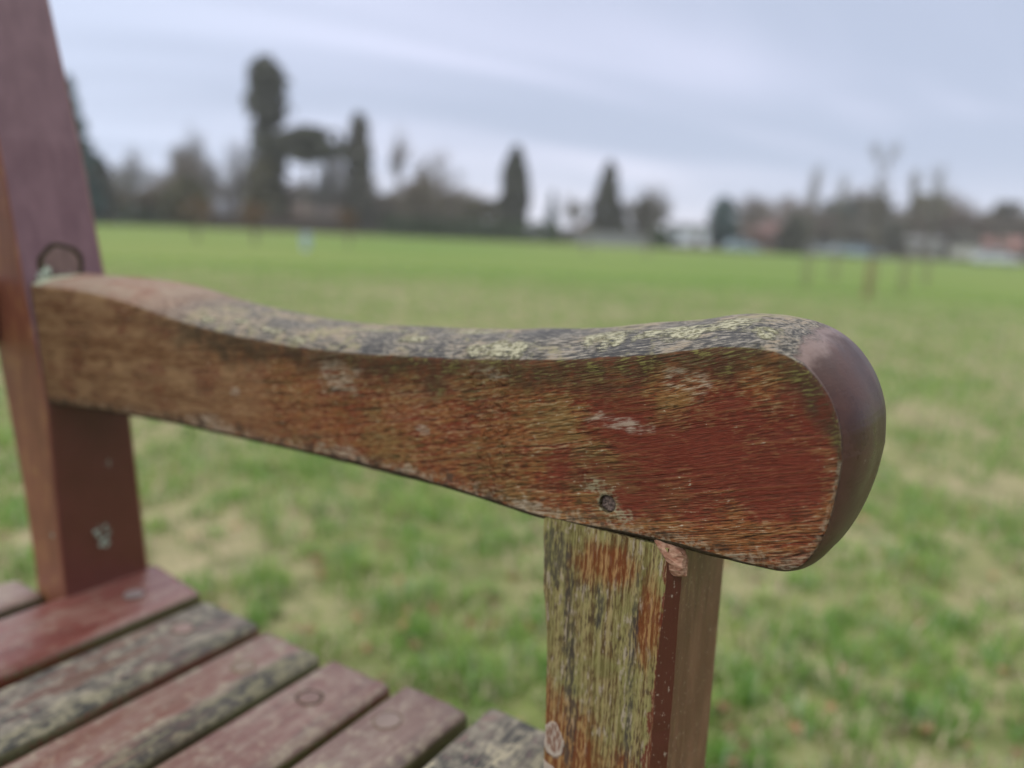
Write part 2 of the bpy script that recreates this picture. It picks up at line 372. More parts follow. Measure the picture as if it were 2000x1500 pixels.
def mat_post():
    mt, n = material('algae_stained_post_wood')
    P = n.node('ShaderNodeTexCoord').outputs['Object']; x, y, z = n.sep(P)
    f1, f2, f3 = grain(n, P, 'z')
    wob = n.noise(P, 95., 5., .62); wob2 = n.noise(P, 30., 4., .6); spk = n.noise(P, 420., 3., .6)
    fL = n.noise(n.vec(n.mul(z, 9.), n.mul(n.add(x, n.mul(n.noise(P, 14., 2.), .004)), 560.), n.mul(y, 560.)), 1., 3., .6)
    g = n.mix(n.ss(n.add(n.mul(fL, .6), n.mul(f1, .4)), .43, .57), (.100, .060, .024), (.300, .240, .110))
    g = n.mix(n.mul(n.ss(wob2, .50, .62), .45), g, (.175, .180, .060))
    g = n.mix(n.mul(n.ss(n.add(n.mul(f1, .5), f3), .66, .88), .5), g, (.245, .240, .085))
    g = n.mix(n.mul(n.ss(n.add(f2, n.mul(n.sub(wob, .5), .8)), .56, .68), .8), g, (.36, .30, .22))
    g = n.mix(n.mul(n.ss(n.add(f1, n.mul(n.sub(wob2, .5), .8)), .44, .30), .8), g, (.075, .055, .032))
    rust = spots(n, P, [((-.152, .305, .500), (.022, .05, .042)), ((-.136, .305, .622), (.014, .05, .010)), ((-.112, .305, .600), (.006, .05, .02)), ((-.120, .305, .490), (.008, .05, .03)), ((-.165, .305, .535), (.006, .05, .02))], n.add(n.mul(wob2, .6), n.mul(f2, .4)), .9)
    rc = n.mix(n.ss(n.add(n.mul(f1, .5), n.mul(fL, .5)), .47, .60), (.150, .045, .016), (.34, .19, .075))
    g = n.mix(n.mul(rust, .9), g, rc)
    blk = spots(n, P, [((-.1535, .305, .592), (.0022, .05, .022)), ((-.1505, .305, .565), (.0026, .05, .026)), ((-.1480, .305, .530), (.003, .05, .022)), ((-.137, .305, .6), (.002, .05, .012)), ((-.163, .305, .618), (.008, .05, .014)), ((-.119, .305, .585), (.0018, .05, .03)), ((-.118, .305, .545), (.0018, .05, .02))], n.add(n.mul(wob, .7), n.mul(f2, .3)), .6)
    g = n.mix(n.mul(blk, n.mul(n.ss(n.add(n.mul(f1, .5), n.mul(f2, .5)), .60, .46), .75)), g, (.050, .046, .040))
    flake = spots(n, P, [((-.1580, .305, .5200), (.0058, .05, .0100)), ((-.1610, .305, .5020), (.0060, .05, .0045))], n.add(n.mul(wob, .4), .3), .16)
    rimm = spots(n, P, [((-.1575, .305, .5215), (.0042, .05, .0078))], n.add(n.mul(wob, .4), .3), .3)
    g = n.mix(flake, g, (.42, .35, .28)); g = n.mix(n.mul(rimm, n.ss(f1, .4, .55)), g, (.23, .13, .09))
    # chamfer keeps its red varnish, outer face is smooth brown
    nrm = n.node('ShaderNodeNewGeometry').outputs['Normal']; nx, ny, nz = n.sep(nrm)
    ch = n.mul(n.ss(n.add(nx, n.mul(n.sub(wob, .5), .30)), .28, .42), n.ss(nx, .97, .90))
    red = n.mix(n.ss(n.add(spk, n.mul(n.sub(f1, .5), .6)), .66, .74), (.080, .020, .012), (.28, .21, .16))
    sm = n.ss(nx, .90, .97)
    br = n.mix(n.ss(n.add(f3, n.mul(n.sub(wob2, .5), .5)), .40, .68), (.115, .040, .024), (.175, .072, .045))
    br = n.mix(n.mul(n.ss(n.add(f2, n.mul(n.sub(wob2, .5), .6)), .60, .72), .5), br, (.25, .16, .085))
    br = n.mix(n.mul(n.ss(spk, .645, .70), .8), br, (.52, .42, .33))
    col = n.mix(ch, g, red); col = n.mix(sm, col, br)
    edge = n.mul(n.ss(nx, .12, .25), n.ss(nx, .45, .3))
    col = n.mix(n.mul(edge, n.ss(wob, .35, .5)), col, (.43, .38, .34))
    rr_ = n.mul(n.ss(n.add(x, n.add(n.mul(n.sub(wob, .5), .014), n.mul(n.sub(z, .57), -.03))), -.1088, -.1074), n.inv(n.mx(ch, sm)))
    col = n.mix(n.mul(rr_, .9), col, n.mix(n.ss(f1, .52, .6), (.120, .030, .018), (.26, .17, .10)))
    rough = n.sub(.82, n.mul(n.mx(ch, sm), .38))
    h = n.mul(n.add(n.mul(f1, .6), n.add(n.mul(fL, 1.0), n.add(n.mul(f2, .4), n.mul(wob, .4)))), n.sub(1., n.mul(n.mx(sm, ch), .82)))
    h = n.add(h, n.mul(flake, .5))
    finish(n, col, rough, h, .95, .0013, spec=n.add(.10, n.mul(n.mx(sm, ch), .3)))
    return mt

def mat_slat(name, axis='y', mould=.3, red=(.150, .052, .042), grey=.4, side=(.060, .045, .022), gloss=.35, seed=0., wet=(.205, .120, .095), xf=None, em=0.):
    mt, n = material(name)
    P0 = n.node('ShaderNodeTexCoord').outputs['Object']
    P = n.node('ShaderNodeVectorMath', {'operation': 'ADD'}, i0=P0, i1=(seed*.37, seed*.53, seed*.11)).outputs[0]
    x, y, z = n.sep(P0)
    f1, f2, f3 = grain(n, P, axis)
    wob = n.noise(P, 85., 5., .65)
    st = n.noise(n.vec(n.mul(n.sep(P)[0], 48. if axis == 'y' else 12.), n.mul(n.sep(P)[1], 8.), n.mul(n.sep(P)[2], 20.)), 1., 5., .65)
    spk = n.noise(P, 300., 3., .6)
    c = n.mix(n.ss(n.add(n.mul(f3, .5), n.mul(st, .5)), .38, .62), red, wet)
    c = n.mix(n.mul(n.ss(n.add(n.mul(f2, .35), n.add(n.mul(wob, .35), n.mul(st, .3))), .46, .58), .20+grey*.75), c, (.265, .215, .160))
    c = n.mix(n.mul(n.ss(n.add(n.mul(f1, .5), n.mul(wob, .5)), .54, .62), grey), c, (.40, .33, .22))
    c = n.mix(n.mul(n.ss(n.add(n.mul(f1, .4), n.mul(f3, .6)), .44, .36), .35+grey*.4), c, (.070, .045, .034))
    mk = n.ss(n.add(st, n.add(n.mul(n.sub(n.add(n.mul(wob, .5), n.mul(f2, .5)), .5), .9), mould*.42-.22)), .46, .60)
    mcol = n.mix(n.ss(n.add(n.mul(wob, .6), n.mul(f2, .4)), .40, .60), (.036, .035, .032), (.235, .205, .155))
    c = n.mix(n.mul(mk, min(1., .35+mould)), c, mcol)
    lk = n.ss(n.add(n.mul(wob, .6), n.add(n.mul(f2, .4), n.mul(n.sub(st, .5), .8))), .60-mould*.06, .70-mould*.06)
    c = n.mix(n.mul(lk, mould), c, (.40, .35, .23))
    if xf is not None:
        eg = n.ss(n.add(x, n.mul(n.sub(st, .5), .07)), xf-.018, xf-.004)
        c = n.mix(n.mul(eg, em), c, n.mix(n.ss(n.add(wob, n.mul(n.sub(f2, .5), .6)), .40, .62), (.030, .029, .022), (.165, .150, .085)))
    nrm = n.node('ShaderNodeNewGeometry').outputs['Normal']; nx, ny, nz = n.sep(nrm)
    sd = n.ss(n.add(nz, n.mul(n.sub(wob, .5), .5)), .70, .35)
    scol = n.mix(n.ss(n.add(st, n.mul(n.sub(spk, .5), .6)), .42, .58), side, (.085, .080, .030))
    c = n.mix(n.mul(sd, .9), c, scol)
    rough = n.add(gloss, n.mul(n.mx(mk, n.mul(grey, .5)), .4))
    h = n.add(n.mul(f1, .5), n.add(n.mul(f2, .5), n.mul(wob, .6)))
    finish(n, c, rough, h, .4+mould*.7, .0010, spec=.5)
    return mt

def mat_varnish(name, axis, c1, c2, gloss, orange=None, seed=0., fleck=.69, arm_shade=None):
    mt, n = material(name)
    P = n.node('ShaderNodeTexCoord').outputs['Object']
    P = n.node('ShaderNodeVectorMath', {'operation': 'ADD'}, i0=P, i1=(seed, seed*.7, seed*.3)).outputs[0]
    f1, f2, f3 = grain(n, P, axis)
    wob = n.noise(P, 45., 5., .6); spk = n.noise(P, 190., 3., .6)
    c = n.mix(n.ss(n.add(n.mul(f3, .6), n.mul(wob, .4)), .36, .64), c1, c2)
    if arm_shade:      # arm's shade painted in below it; the paler colour above holds the sky sheen
        c = n.mix(n.ss(n.sep(n.node('ShaderNodeTexCoord').outputs['Object'])[2], .70, .63), c, n.mix(wob, arm_shade, tuple(q*1.7 for q in arm_shade)))
    if orange:
        c = n.mix(n.mul(n.ss(n.add(wob, n.mul(n.sub(f3, .5), .8)), .56, .66), .7), c, orange)
    c = n.mix(n.mul(n.ss(n.add(spk, n.mul(n.sub(wob, .5), .5)), fleck, fleck+.05), .7), c, (.42, .42, .36))
    nrm = n.node('ShaderNodeNewGeometry').outputs['Normal']; nx, ny, nz = n.sep(nrm)
    finish(n, c, n.add(gloss, n.mul(n.sub(wob, .5), .2)), n.add(n.mul(f2, .5), n.mul(wob, .5)), .35, .0006, spec=.5)
    return mt

# ================================================================= BENCH
YI = .305                     # plane of the arm's inner face
BE = Vector((-.38, -.42, 0)); OFF = -BE
bench = empty('park_bench', BE, 'weathered red-brown varnished wooden bench with curved armrest, standing on the grass in the foreground', 'bench')
rnd = random.Random(7)
def catmull(pts, step):
    P = [Vector((p[0], p[1])) for p in pts]; P = [P[0]*2-P[1]]+P+[P[-1]*2-P[-2]]; out = []
    for i in range(1, len(P)-2):
        L = (P[i+1]-P[i]).length; k = max(1, round(L/step))
        for j in range(k):
            u = j/k; a, b, c, d = P[i-1], P[i], P[i+1], P[i+2]
            out.append(.5*((2*b)+(c-a)*u+(2*a-5*b+4*c-d)*u*u+(3*b-a-3*c+d)*u**3))
    out.append(P[-2]); return out
def resample(pts, n):
    L = [0]
    for a, b in zip(pts, pts[1:]): L.append(L[-1]+(b-a).length)
    out = []; j = 0
    for i in range(n):
        s = L[-1]*i/(n-1)
        while j < len(L)-2 and L[j+1] < s: j += 1
        u = (s-L[j])/max(1e-9, L[j+1]-L[j]); out.append(pts[j].lerp(pts[j+1], min(1, max(0, u))))
    return out
TOP = [(-.6445, .7142), (-.585, .7150), (-.5237, .7117), (-.465, .7045), (-.411, .7005), (-.360, .6990), (-.3156, .6999), (-.2670, .7030), (-.2219, .7066), (-.1900, .7105), (-.1636, .7135), (-.1380, .7182), (-.1145, .7226), (-.0945, .7275), (-.0785, .7290), (-.0660, .7275), (-.0563, .7225), (-.0490, .7140), (-.0439, .7030), (-.0418, .6910)]
LOW = [(-.6310, .6205), (-.560, .6265), (-.4873, .6319), (-.410, .6350), (-.3329, .6373), (-.2900, .6382), (-.2537, .6386), (-.225, .6384), (-.2000, .6372), (-.1850, .6362), (-.1699, .6358), (-.150, .6368), (-.1280, .6385), (-.1049, .6392), (-.0900, .6388), (-.0798, .6387), (-.0660, .6396), (-.0560, .6415), (-.0490, .6475), (-.0442, .6600), (-.0422, .6750), (-.0418, .6910)]
NC = 420
def make_arm(y0, sgn, name, mt):
    top = resample(catmull(TOP, .0015), NC); low = [Vector((p.x, p.y+.0024*min(1, max(0, (-.05-p.x)/.03)))) for p in resample(catmull(LOW, .0015), NC)]
    V = []; F = []; band = []; nose = []; et = []; eb = []
    def wy(o, x, z):  # small unevenness of the worn surface
        return o+.0009*mnoise.noise(Vector((x*9, o*9, z*14)))+.00035*mnoise.noise(Vector((x*70, o*30, z*110)))
    rows = 34
    idx = {}
    for j in range(rows+1):
        for i in range(NC):
            if i == NC-1 and j > 0: idx[j, i] = idx[0, i]; continue
            p = top[i].lerp(low[i], j/rows)
            h = (top[i]-low[i]).length
            idx[j, i] = len(V); V.append([p.x, wy(y0, p.x, p.y), p.y]); band.append(0); nose.append(0)
            et.append(h*j/rows); eb.append(h*(1-j/rows))
    for j in range(rows):
        for i in range(NC-1):
            q = [idx[j, i], idx[j+1, i], idx[j+1, i+1], idx[j, i+1]]
            q = list(dict.fromkeys(q)); F.append(q)
    # outline loop: along the top to the nose and back along the bottom
    loop = [(top[i], idx[0, i], 0) for i in range(NC)]+[(low[i], idx[rows, i], 1) for i in range(NC-2, -1, -1)]
    N = len(loop)
    nor = []
    for k in range(N):
        a = loop[max(0, k-3)][0]; b = loop[min(N-1, k+3)][0]; d = (b-a).normalized(); nor.append(Vector((-d.y, d.x)))
    def sm(a, b, t): t = min(1, max(0, (t-a)/(b-a))); return t*t*(3-2*t)
    offs = []; wid = []; ns = []
    for k in range(N):
        x = loop[k][0].x; z = loop[k][0].y; low_side = loop[k][2]
        if not low_side:
            o = .0122-.0012*sm(-.16, -.08, x); wv = .030
            if x < -.5: o = .0122-.004*(1-sm(-.62, -.5, x))
            v = sm(-.068, -.046, x)
        else:
            v = 1 if x > -.0445 else 1
            q = sm(.640, .690, z) if x > -.075 else 0.
            o = .0040+.0068*q; q = sm(-.085, -.046, x); wv = .0055+.0245*q
            v = 1 if q > .5 else 0
        offs.append(o); wid.append(wv); ns.append(v)
    # smooth the values round the loop
    def blur(a, r=16):
        return [sum(a[max(0, k-r):k+r+1])/len(a[max(0, k-r):k+r+1]) for k in range(N)]
    offs, wid, ns = blur(offs), blur(wid), blur(ns, 10)
    # nose attribute rises from the crest of the nose downwards
    nv = []
    for k in range(N):
        x, z, ls = loop[k][0].x, loop[k][0].y, loop[k][2]
        nv.append(sm(-.078, -.044, x) if not ls else (1. if x > -.066 else 0.))
    nv = blur(nv, 8)
    T = .078
    stages = [(0.12, 0), (.25, 0), (.4, 0), (.55, 0), (.7, 0), (.85, 0), (1., 0), (0, .33), (0, .66), (1., 1), (.85, 1), (.7, 1), (.5, 1), (.3, 1), (.15, 1), (0., 1)]
    prev = [l[1] for l in loop]
    ph0 = R(16)
    for a, kind in stages:
        cur = []
        for k in range(N):
            if kind in (0, 1):
                # start the quarter turn at an angle so the face keeps a visible arris
                ph = ph0+a*(math.pi/2-ph0)
                w_ = (math.cos(ph0)-math.cos(ph))/math.cos(ph0)
                o_ = (math.sin(ph)-math.sin(ph0))/(1-math.sin(ph0))
                yy = wid[k]*w_ if kind == 0 else T-wid[k]*w_
                oo = offs[k]*o_
            else:
                yy = wid[k]+(T-2*wid[k])*kind; oo = offs[k]+.0012*math.sin(math.pi*kind)
            p = loop[k][0]+nor[k]*oo
            wob = .00055*mnoise.noise(Vector((p.x*26, yy*26, p.y*26)))+.00022*mnoise.noise(Vector((p.x*90, yy*240, p.y*120)))
            p = p+nor[k]*wob*(1-.8*nv[k])
            x_ = p.x
            V.append([x_, y0+sgn*yy, p.y]); cur.append(len(V)-1)
            band.append(min(1, .45+a*3) if kind == 0 and a < .3 else 1.); nose.append(nv[k]); et.append(0); eb.append(0 if loop[k][2] else .05)
            if loop[k][2] and x_ < -.075: band[-1] = 0.2; 
        for k in range(N-1):
            F.append([prev[k], prev[k+1], cur[k+1], cur[k]])
        prev = cur
    # outer face
    oi = {}
    for i in range(NC): oi[0, i] = prev[i]; oi[rows, i] = prev[N-1-i] if i < NC-1 else prev[NC-1]
    for j in range(1, rows):
        for i in range(NC):
            if i == NC-1: oi[j, i] = oi[0, i]; continue
            p = top[i].lerp(low[i], j/rows); V.append([p.x, y0+sgn*T, p.y]); oi[j, i] = len(V)-1
            band.append(0); nose.append(0); et.append(.02); eb.append(.03)
    for j in range(rows):
        for i in range(NC-1):
            q = list(dict.fromkeys([oi[j, i], oi[j, i+1], oi[j+1, i+1], oi[j+1, i]])); F.append(q)
    o = mesh(name, V, F, mt, bench, True, dict(band=band, nose=nose, edge_top=et, edge_low=eb), off=OFF)
    bm = bmesh.new(); bm.from_mesh(o.data)
    bmesh.ops.holes_fill(bm, edges=[e for e in bm.edges if e.is_boundary], sides=0)
    bmesh.ops.recalc_face_normals(bm, faces=bm.faces); bm.to_mesh(o.data); bm.free()
    return o
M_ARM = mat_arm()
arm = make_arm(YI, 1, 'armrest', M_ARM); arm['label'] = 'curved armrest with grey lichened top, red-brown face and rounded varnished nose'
# drill the plug hole in the inner face
cut = bmesh.new(); bmesh.ops.create_cone(cut, cap_ends=True, segments=28, radius1=.0041, radius2=.0046, depth=.012)
me = bpy.data.meshes.new('hole'); cut.to_mesh(me); cut.free()
co = bpy.data.objects.new('hole', me); C.objects.link(co)
co.matrix_world = Matrix.Translation((-.1368, YI-.0022, .6511)) @ Matrix.Rotation(R(90), 4, 'X')
bpy.context.view_layer.update()
bo = arm.modifiers.new('b', 'BOOLEAN'); bo.operation = 'DIFFERENCE'; bo.object = co; bo.solver = 'EXACT'
dg = bpy.context.evaluated_depsgraph_get()
nm = bpy.data.meshes.new_from_object(arm.evaluated_get(dg))
arm.modifiers.clear(); arm.data = nm; bpy.data.objects.remove(co)
# the old screw plug sunk at the bottom of the hole
def disc(c, nrm, r, th, mt, name, parent, seg=28, off=OFF, rough=.12, seed=0):
    q = Vector(nrm).to_track_quat('Z', 'Y'); V = []; F = []; rr = random.Random(seed)
    ks = [(0, 1), (.35, 1), (.7, 1), (.93, .85), (1., .0)]
    for fr, h in ks:
        for i in range(seg):
            a = 2*math.pi*i/seg; z = th*h+ (rr.uniform(-1, 1)*rough*th if 0 < fr < 1 else 0)
            V.append(Vector(c)+q @ Vector((r*max(fr, .02)*math.cos(a), r*max(fr, .02)*math.sin(a), z)))
    for k in range(len(ks)-1):
        for i in range(seg):
            j = (i+1) % seg; F.append([k*seg+i, (k+1)*seg+i, (k+1)*seg+j, k*seg+j])
    F.append(list(range(seg)))
    o = mesh(name, V, F, mt, parent, True, off=off)
    return o
M_HOLE = simple('dark_end_grain', (.13, .095, .080), .9, .6, 900., .2)
disc((-.1368, YI+.0032, .6511), (0, -1, 0), .0040, .0009, M_HOLE, 'screw_plug', arm, off=(0, 0, 0), rough=.9)

# --- front leg under the arm
def post_mesh(cols, y0, y1, ch, name, mt, ztop, chip=False, label=None):
    """cols: (z, x_left, x_right) from the ground up; chamfer ch on the right inner corner"""
    V = []; F = []; prof = []
    nz = int(ztop/.0025)
    def at(z):
        for a, b in zip(cols, cols[1:]):
            if z <= b[0]: u = (z-a[0])/(b[0]-a[0]); return a[1]+(b[1]-a[1])*u, a[2]+(b[2]-a[2])*u
        return cols[-1][1:]
    zs = [0]+[.3*k/30 for k in range(1, 30)]+[.3+(ztop-.3)*k/130 for k in range(131)]
    rings = []
    for z in zs:
        xl, xr = at(z)
        def nn(s, a=1.): return a*(.0011*mnoise.noise(Vector((s, z*13, 1.7)))+.0006*mnoise.noise(Vector((s*3, z*90, 5.)))+.0003*mnoise.noise(Vector((s*5, z*260, 9.))))
        c2 = ch*(1+.28*mnoise.noise(Vector((3., z*17, 0)))+.10*mnoise.noise(Vector((8., z*120, 0))))
        b = .0022
        if chip:
            k = max(0., 1-abs(z-.622)/.008); c2 = c2+.006*min(1, 1.6*k)
        ring = [(xl+nn(1), y0+b), (xl+b*.35+nn(1.2), y0+b*.3), (xl+b+nn(1.4), y0)]
        m = 14
        for i in range(1, m):
            xx = xl+b+(xr-c2-xl-b)*i/m; ring.append((xx, y0+.00025*mnoise.noise(Vector((xx*260, 0, z*22)))+nn(xx*40)*.4))
        ring += [(xr-c2+nn(2, .3), y0), (xr+nn(4, .3), y0+c2*.95), (xr, y0+c2+.004), (xr, (y0+y1)/2), (xr, y1-.004), (xr-.004+nn(6), y1), (xl+.004, y1), (xl, y1-.004)]
        rings.append(ring)
    n = len(rings[0])
    for z, ring in zip(zs, rings):
        for x, y in ring: V.append((x, y, z))
    for k in range(len(rings)-1):
        for i in range(n):
            j = (i+1) % n; F.append([k*n+i, k*n+j, (k+1)*n+j, (k+1)*n+i])
    F.append([i for i in reversed(range(n))]); F.append([(len(rings)-1)*n+i for i in range(n)])
    o = mesh(name, V, F, mt, bench, False, off=OFF)
    if label: o['label'] = label
    return o
M_POST = mat_post()
fcols = [(0, -.160, -.0985), (.48, -.1620, -.0990), (.53, -.1628, -.0995), (.575, -.1655, -.1000), (.60, -.1690, -.1003), (.636, -.1706, -.1004)]
fleg = post_mesh(fcols, YI+.0006, YI+.076, .0062, 'front_leg', M_POST, .6375, False, 'front leg streaked with yellow-green algae and worn red varnish')
# broken chip of pale wood at the top corner of the leg
bm = bmesh.new(); bmesh.ops.create_icosphere(bm, subdivisions=3, radius=1)
for v in bm.verts:
    s = Vector((.0085, .0042, .0066)); c = v.co
    k = 1+.40*mnoise.noise(c*1.5)+.14*mnoise.noise(c*5)
    v.co = Vector((c.x*s.x*k, c.y*s.y*k, c.z*s.z*k))
    v.co.z -= .45*v.co.x
mb = MB(); mb.bm(bm, Matrix.Translation((-.1045, YI+.0040, .6330)))
mtc, n = material('fresh_broken_wood')
P = n.node('ShaderNodeTexCoord').outputs['Object']
ff = n.noise(n.node('ShaderNodeVectorMath', {'operation': 'MULTIPLY'}, i0=P, i1=(300., 300., 700.)).outputs[0], 1., 4.)
finish(n, n.mix(n.ss(ff, .35, .65), (.22, .105, .065), (.38, .23, .155)), .85, ff, .8, .001, spec=.2)
mb.build('broken_chip', mtc, fleg, False)

# --- back leg: raked, front face and inner face
M_BACKF = mat_varnish('brown_varnish_sky_sheen', 'z', (.128, .062, .068), (.172, .090, .098), .32, None, 1.3, .76, (.080, .022, .015))  # purple tones carry painted sky sheen, the last colour the arm's shade
M_BACKI = mat_varnish('orange_brown_varnish', 'z', (.160, .056, .030), (.225, .085, .046), .50, (.26, .125, .050), 2.1, .73)
def back_leg(y0, y1, name, label=None):
    fr = [(0, -.600), (.30, -.612), (.4626, -.6235), (.54, -.627), (.6205, -.6305), (.7174, -.6516), (.8275, -.6740), (.95, -.705), (1.06, -.738)]
    bk = [(0, -.668), (.30, -.664), (.4719, -.6730), (.54, -.682), (.6489, -.7053), (.7174, -.722), (.8275, -.750), (.95, -.785), (1.06, -.815)]
    def at(T, z):
        for a, b in zip(T, T[1:]):
            if z <= b[0]: return a[1]+(b[1]-a[1])*(z-a[0])/(b[0]-a[0])
        return T[-1][1]
    V = []; F = []; mi = []
    zs = [1.06*k/160 for k in range(161)]
    for z in zs:
        xf, xb = at(fr, z), at(bk, z)
        w_ = .0006*mnoise.noise(Vector((z*11, 3, 0)))+.0003*mnoise.noise(Vector((z*60, 7, 0)))
        c = .0028+1.2*max(w_, -.001); dy = .006*max(0, (z-.72)/.3)-.0085*min(1., max(0., (.66-z)/.22))
        ys = (y0, y1-dy)
        V += [(xf, ys[0]+c, z), (xf-.0008, ys[0]+.0008, z), (xf-c, ys[0]+w_, z), (xb+.003, ys[0], z), (xb, ys[0]+.003, z), (xb, ys[1]-.003, z), (xb+.003, ys[1], z), (xf-.003, ys[1], z), (xf, ys[1]-.003-abs(w_), z)]
    n = 9
    for k in range(len(zs)-1):
        for i in range(n):
            j = (i+1) % n; F.append([k*n+i, (k+1)*n+i, (k+1)*n+j, k*n+j]); mi.append(0 if i in (8, 0) else 1)
    F.append(list(range(n))); mi.append(1); F.append([(len(zs)-1)*n+i for i in reversed(range(n))]); mi.append(1)
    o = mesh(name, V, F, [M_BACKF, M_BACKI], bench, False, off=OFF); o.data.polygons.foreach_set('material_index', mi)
    if label: o['label'] = label
    return o
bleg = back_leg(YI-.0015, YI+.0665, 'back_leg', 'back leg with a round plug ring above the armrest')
# plug with a dark gap round it, set in the front face above the arm
M_RING = simple('dirty_gap', (.040, .030, .016), .9, .5, 300., .2)
def ring(c, nrm, r0, r1, th, mt, name, parent, off, seg=40, squash=(1, 1), seed=1):
    q = Vector(nrm).to_track_quat('Z', 'Y'); V = []; F = []; rr = random.Random(seed); 
    off1 = [rr.uniform(0, 6) for _ in range(4)]
    for r, h in ((r0, 0.), (r0+(r1-r0)*.3, 1.), (r0+(r1-r0)*.7, 1.), (r1, 0.)):
        for i in range(seg):
            a = 2*math.pi*i/seg
            k = 1+.05*math.sin(2*a+off1[0])+.04*math.sin(5*a+off1[1])+rr.uniform(-.012, .012)
            V.append(Vector(c)+q @ Vector((r*k*math.cos(a)*squash[0], r*k*math.sin(a)*squash[1], h*th)))
    for k in range(3):
        for i in range(seg):
            j = (i+1) % seg; F.append([k*seg+i, (k+1)*seg+i, (k+1)*seg+j, k*seg+j])
    return mesh(name, V, F, mt, parent, True, off=off)
rk = Vector((1, 0, .205)).normalized()
M_PLUG = mat_varnish('brown_plug', 'z', (.10, .055, .042), (.17, .10, .080), .5, None, 5., .7)
pl = disc((-.6538, .3350, .7310), rk, .0150, .0006, M_PLUG, 'screw_plug', bleg, off=(0, 0, 0), seg=36)
ring((-.6537, .3350, .7310), rk, .0138, .0180, .0012, M_RING, 'plug_gap', pl, (0, 0, 0))
# flecks of mint-coloured lichen: where arm and back leg meet, and low on the leg
M_LICH = simple('mint_lichen', (.33, .37, .29), .95, .45, 400., .1)
def crust(c, nrm, sx, sy, name, parent, seed, off=(0, 0, 0), mt=None, cnt=26, th=.0009):
    rr = random.Random(seed); q = Vector(nrm).to_track_quat('Z', 'Y'); mb = MB()
    for i in range(cnt):
        a = rr.uniform(0, 6.28); d = rr.random()**.7
        p = Vector(c)+q @ Vector((sx*d*math.cos(a), sy*d*math.sin(a), 0))
        b = bmesh.new(); bmesh.ops.create_icosphere(b, subdivisions=1, radius=1)
        s = rr.uniform(.0006, .0022)
        for v in b.verts: v.co = Vector((v.co.x*s*rr.uniform(.7, 1.3), v.co.y*s*rr.uniform(.7, 1.3), v.co.z*th))
        mb.bm(b, Matrix.Translation(p) @ q.to_matrix().to_4x4() @ Matrix.Rotation(rr.uniform(0, 3), 4, 'Z'))
    return mb.build(name, mt or M_LICH, parent, False)
crust((-.6485, .318, .7215), (.6, -.5, .7), .004, .016, 'lichen_crust', arm, 3, cnt=60, th=.0016)
crust((-.6240, .3385, .4985), (1, 0, 0), .008, .011, 'lichen_crust', bleg, 21, cnt=26)
crust((-.6285, .349, .562), (1, 0, 0), .004, .004, 'lichen_crust', bleg, 6, cnt=5)
crust((-.636, YI-.0018, .506), (0, -1, 0), .0015, .003, 'lichen_crust', bleg, 8, cnt=4)

# --- seat slats
YE = -1.13                    # inner plane of the far arm (behind the camera's left shoulder)
def slat(x0, x1, z, y0, y1, th, mt, name='seat_slat', tilt=0., seed=0, label=None, r=.0045):
    sec = []
    for cxx, czz, a0 in ((x1-r, z-r, 90), (x0+r, z-r, 180)):
        for k in range(5):
            a = R(a0-k*22.5 if a0 == 90 else 180-k*22.5+0)
            sec.append((cxx+r*math.cos(a), czz+r*math.sin(a)))
    # clean ordering: start at top left, go right over the top, down and back
    sec = [(x0, z-th+.003), (x0, z-r)]+[(x0+r-r*math.cos(R(t)), z-r+r*math.sin(R(t))) for t in (22, 45, 68, 90)]
    for i in range(1, 8): sec.append((x0+r+(x1-x0-2*r)*i/8, z))
    sec += [(x1-r+r*math.sin(R(t)), z-r+r*math.cos(R(t))) for t in (0, 22, 45, 68, 90)]+[(x1, z-th+.003), (x1-.003, z-th), (x0+.003, z-th)]
    V = []; F = []; n = len(sec)
    ys = []; yy = y1
    ys = [y1-.0, y1-.0012, y1-.004]+[y1-.004-(y1-.004-y0-.004)*((k/150)**1.0) for k in range(1, 150)]+[y0+.004, y0]
    for kk, y in enumerate(ys):
        e = .0035 if kk == 0 else (.0012 if kk == 1 else 0)
        if kk == len(ys)-1: e = .0035
        for a, b in sec:
            wv = .0007*mnoise.noise(Vector((a*30+seed, y*9, b*30)))+.0003*mnoise.noise(Vector((a*160+seed, y*60, b*160)))
            xm, zm = (x0+x1)/2, z-th/2
            a2 = a+(-e if a > xm else e)*.8; b2 = b+(-e if b > zm else e)
            ye = y+(.0012*mnoise.noise(Vector((a*90+seed, 0, b*60))) if kk < 3 else 0)
            V.append((a2+wv*.8, ye, b2+wv+tilt*(a-xm)))
    for k in range(len(ys)-1):
        for i in range(n):
            j = (i+1) % n; F.append([k*n+i, k*n+j, (k+1)*n+j, (k+1)*n+i])
    F.append([i for i in reversed(range(n))]); F.append([(len(ys)-1)*n+i for i in range(n)])
    o = mesh(name, V, F, mt, bench, True, off=OFF)
    if label: o['label'] = label
    # the flat end keeps a hard edge
    for p in o.data.polygons[-2:]: p.use_smooth = False
    return o
YS0, YS1 = YE-.083, YI+.083
S1 = mat_slat('slat_tan', mould=.15, red=(.16, .085, .065), grey=.7, seed=1, wet=(.27, .19, .16))
S2 = mat_slat('slat_glossy_red', mould=-.1, red=(.150, .045, .034), grey=.14, gloss=.24, seed=2, wet=(.20, .085, .066), side=(.13, .035, .018))
S3 = mat_slat('slat_mouldy', mould=.72, grey=.65, red=(.135, .075, .052), seed=3, side=(.12, .040, .020), xf=-.4815, em=.7)
S4 = mat_slat('slat_worn', mould=.36, grey=.50, red=(.160, .068, .045), seed=4.4, gloss=.42, xf=-.412, em=.9)
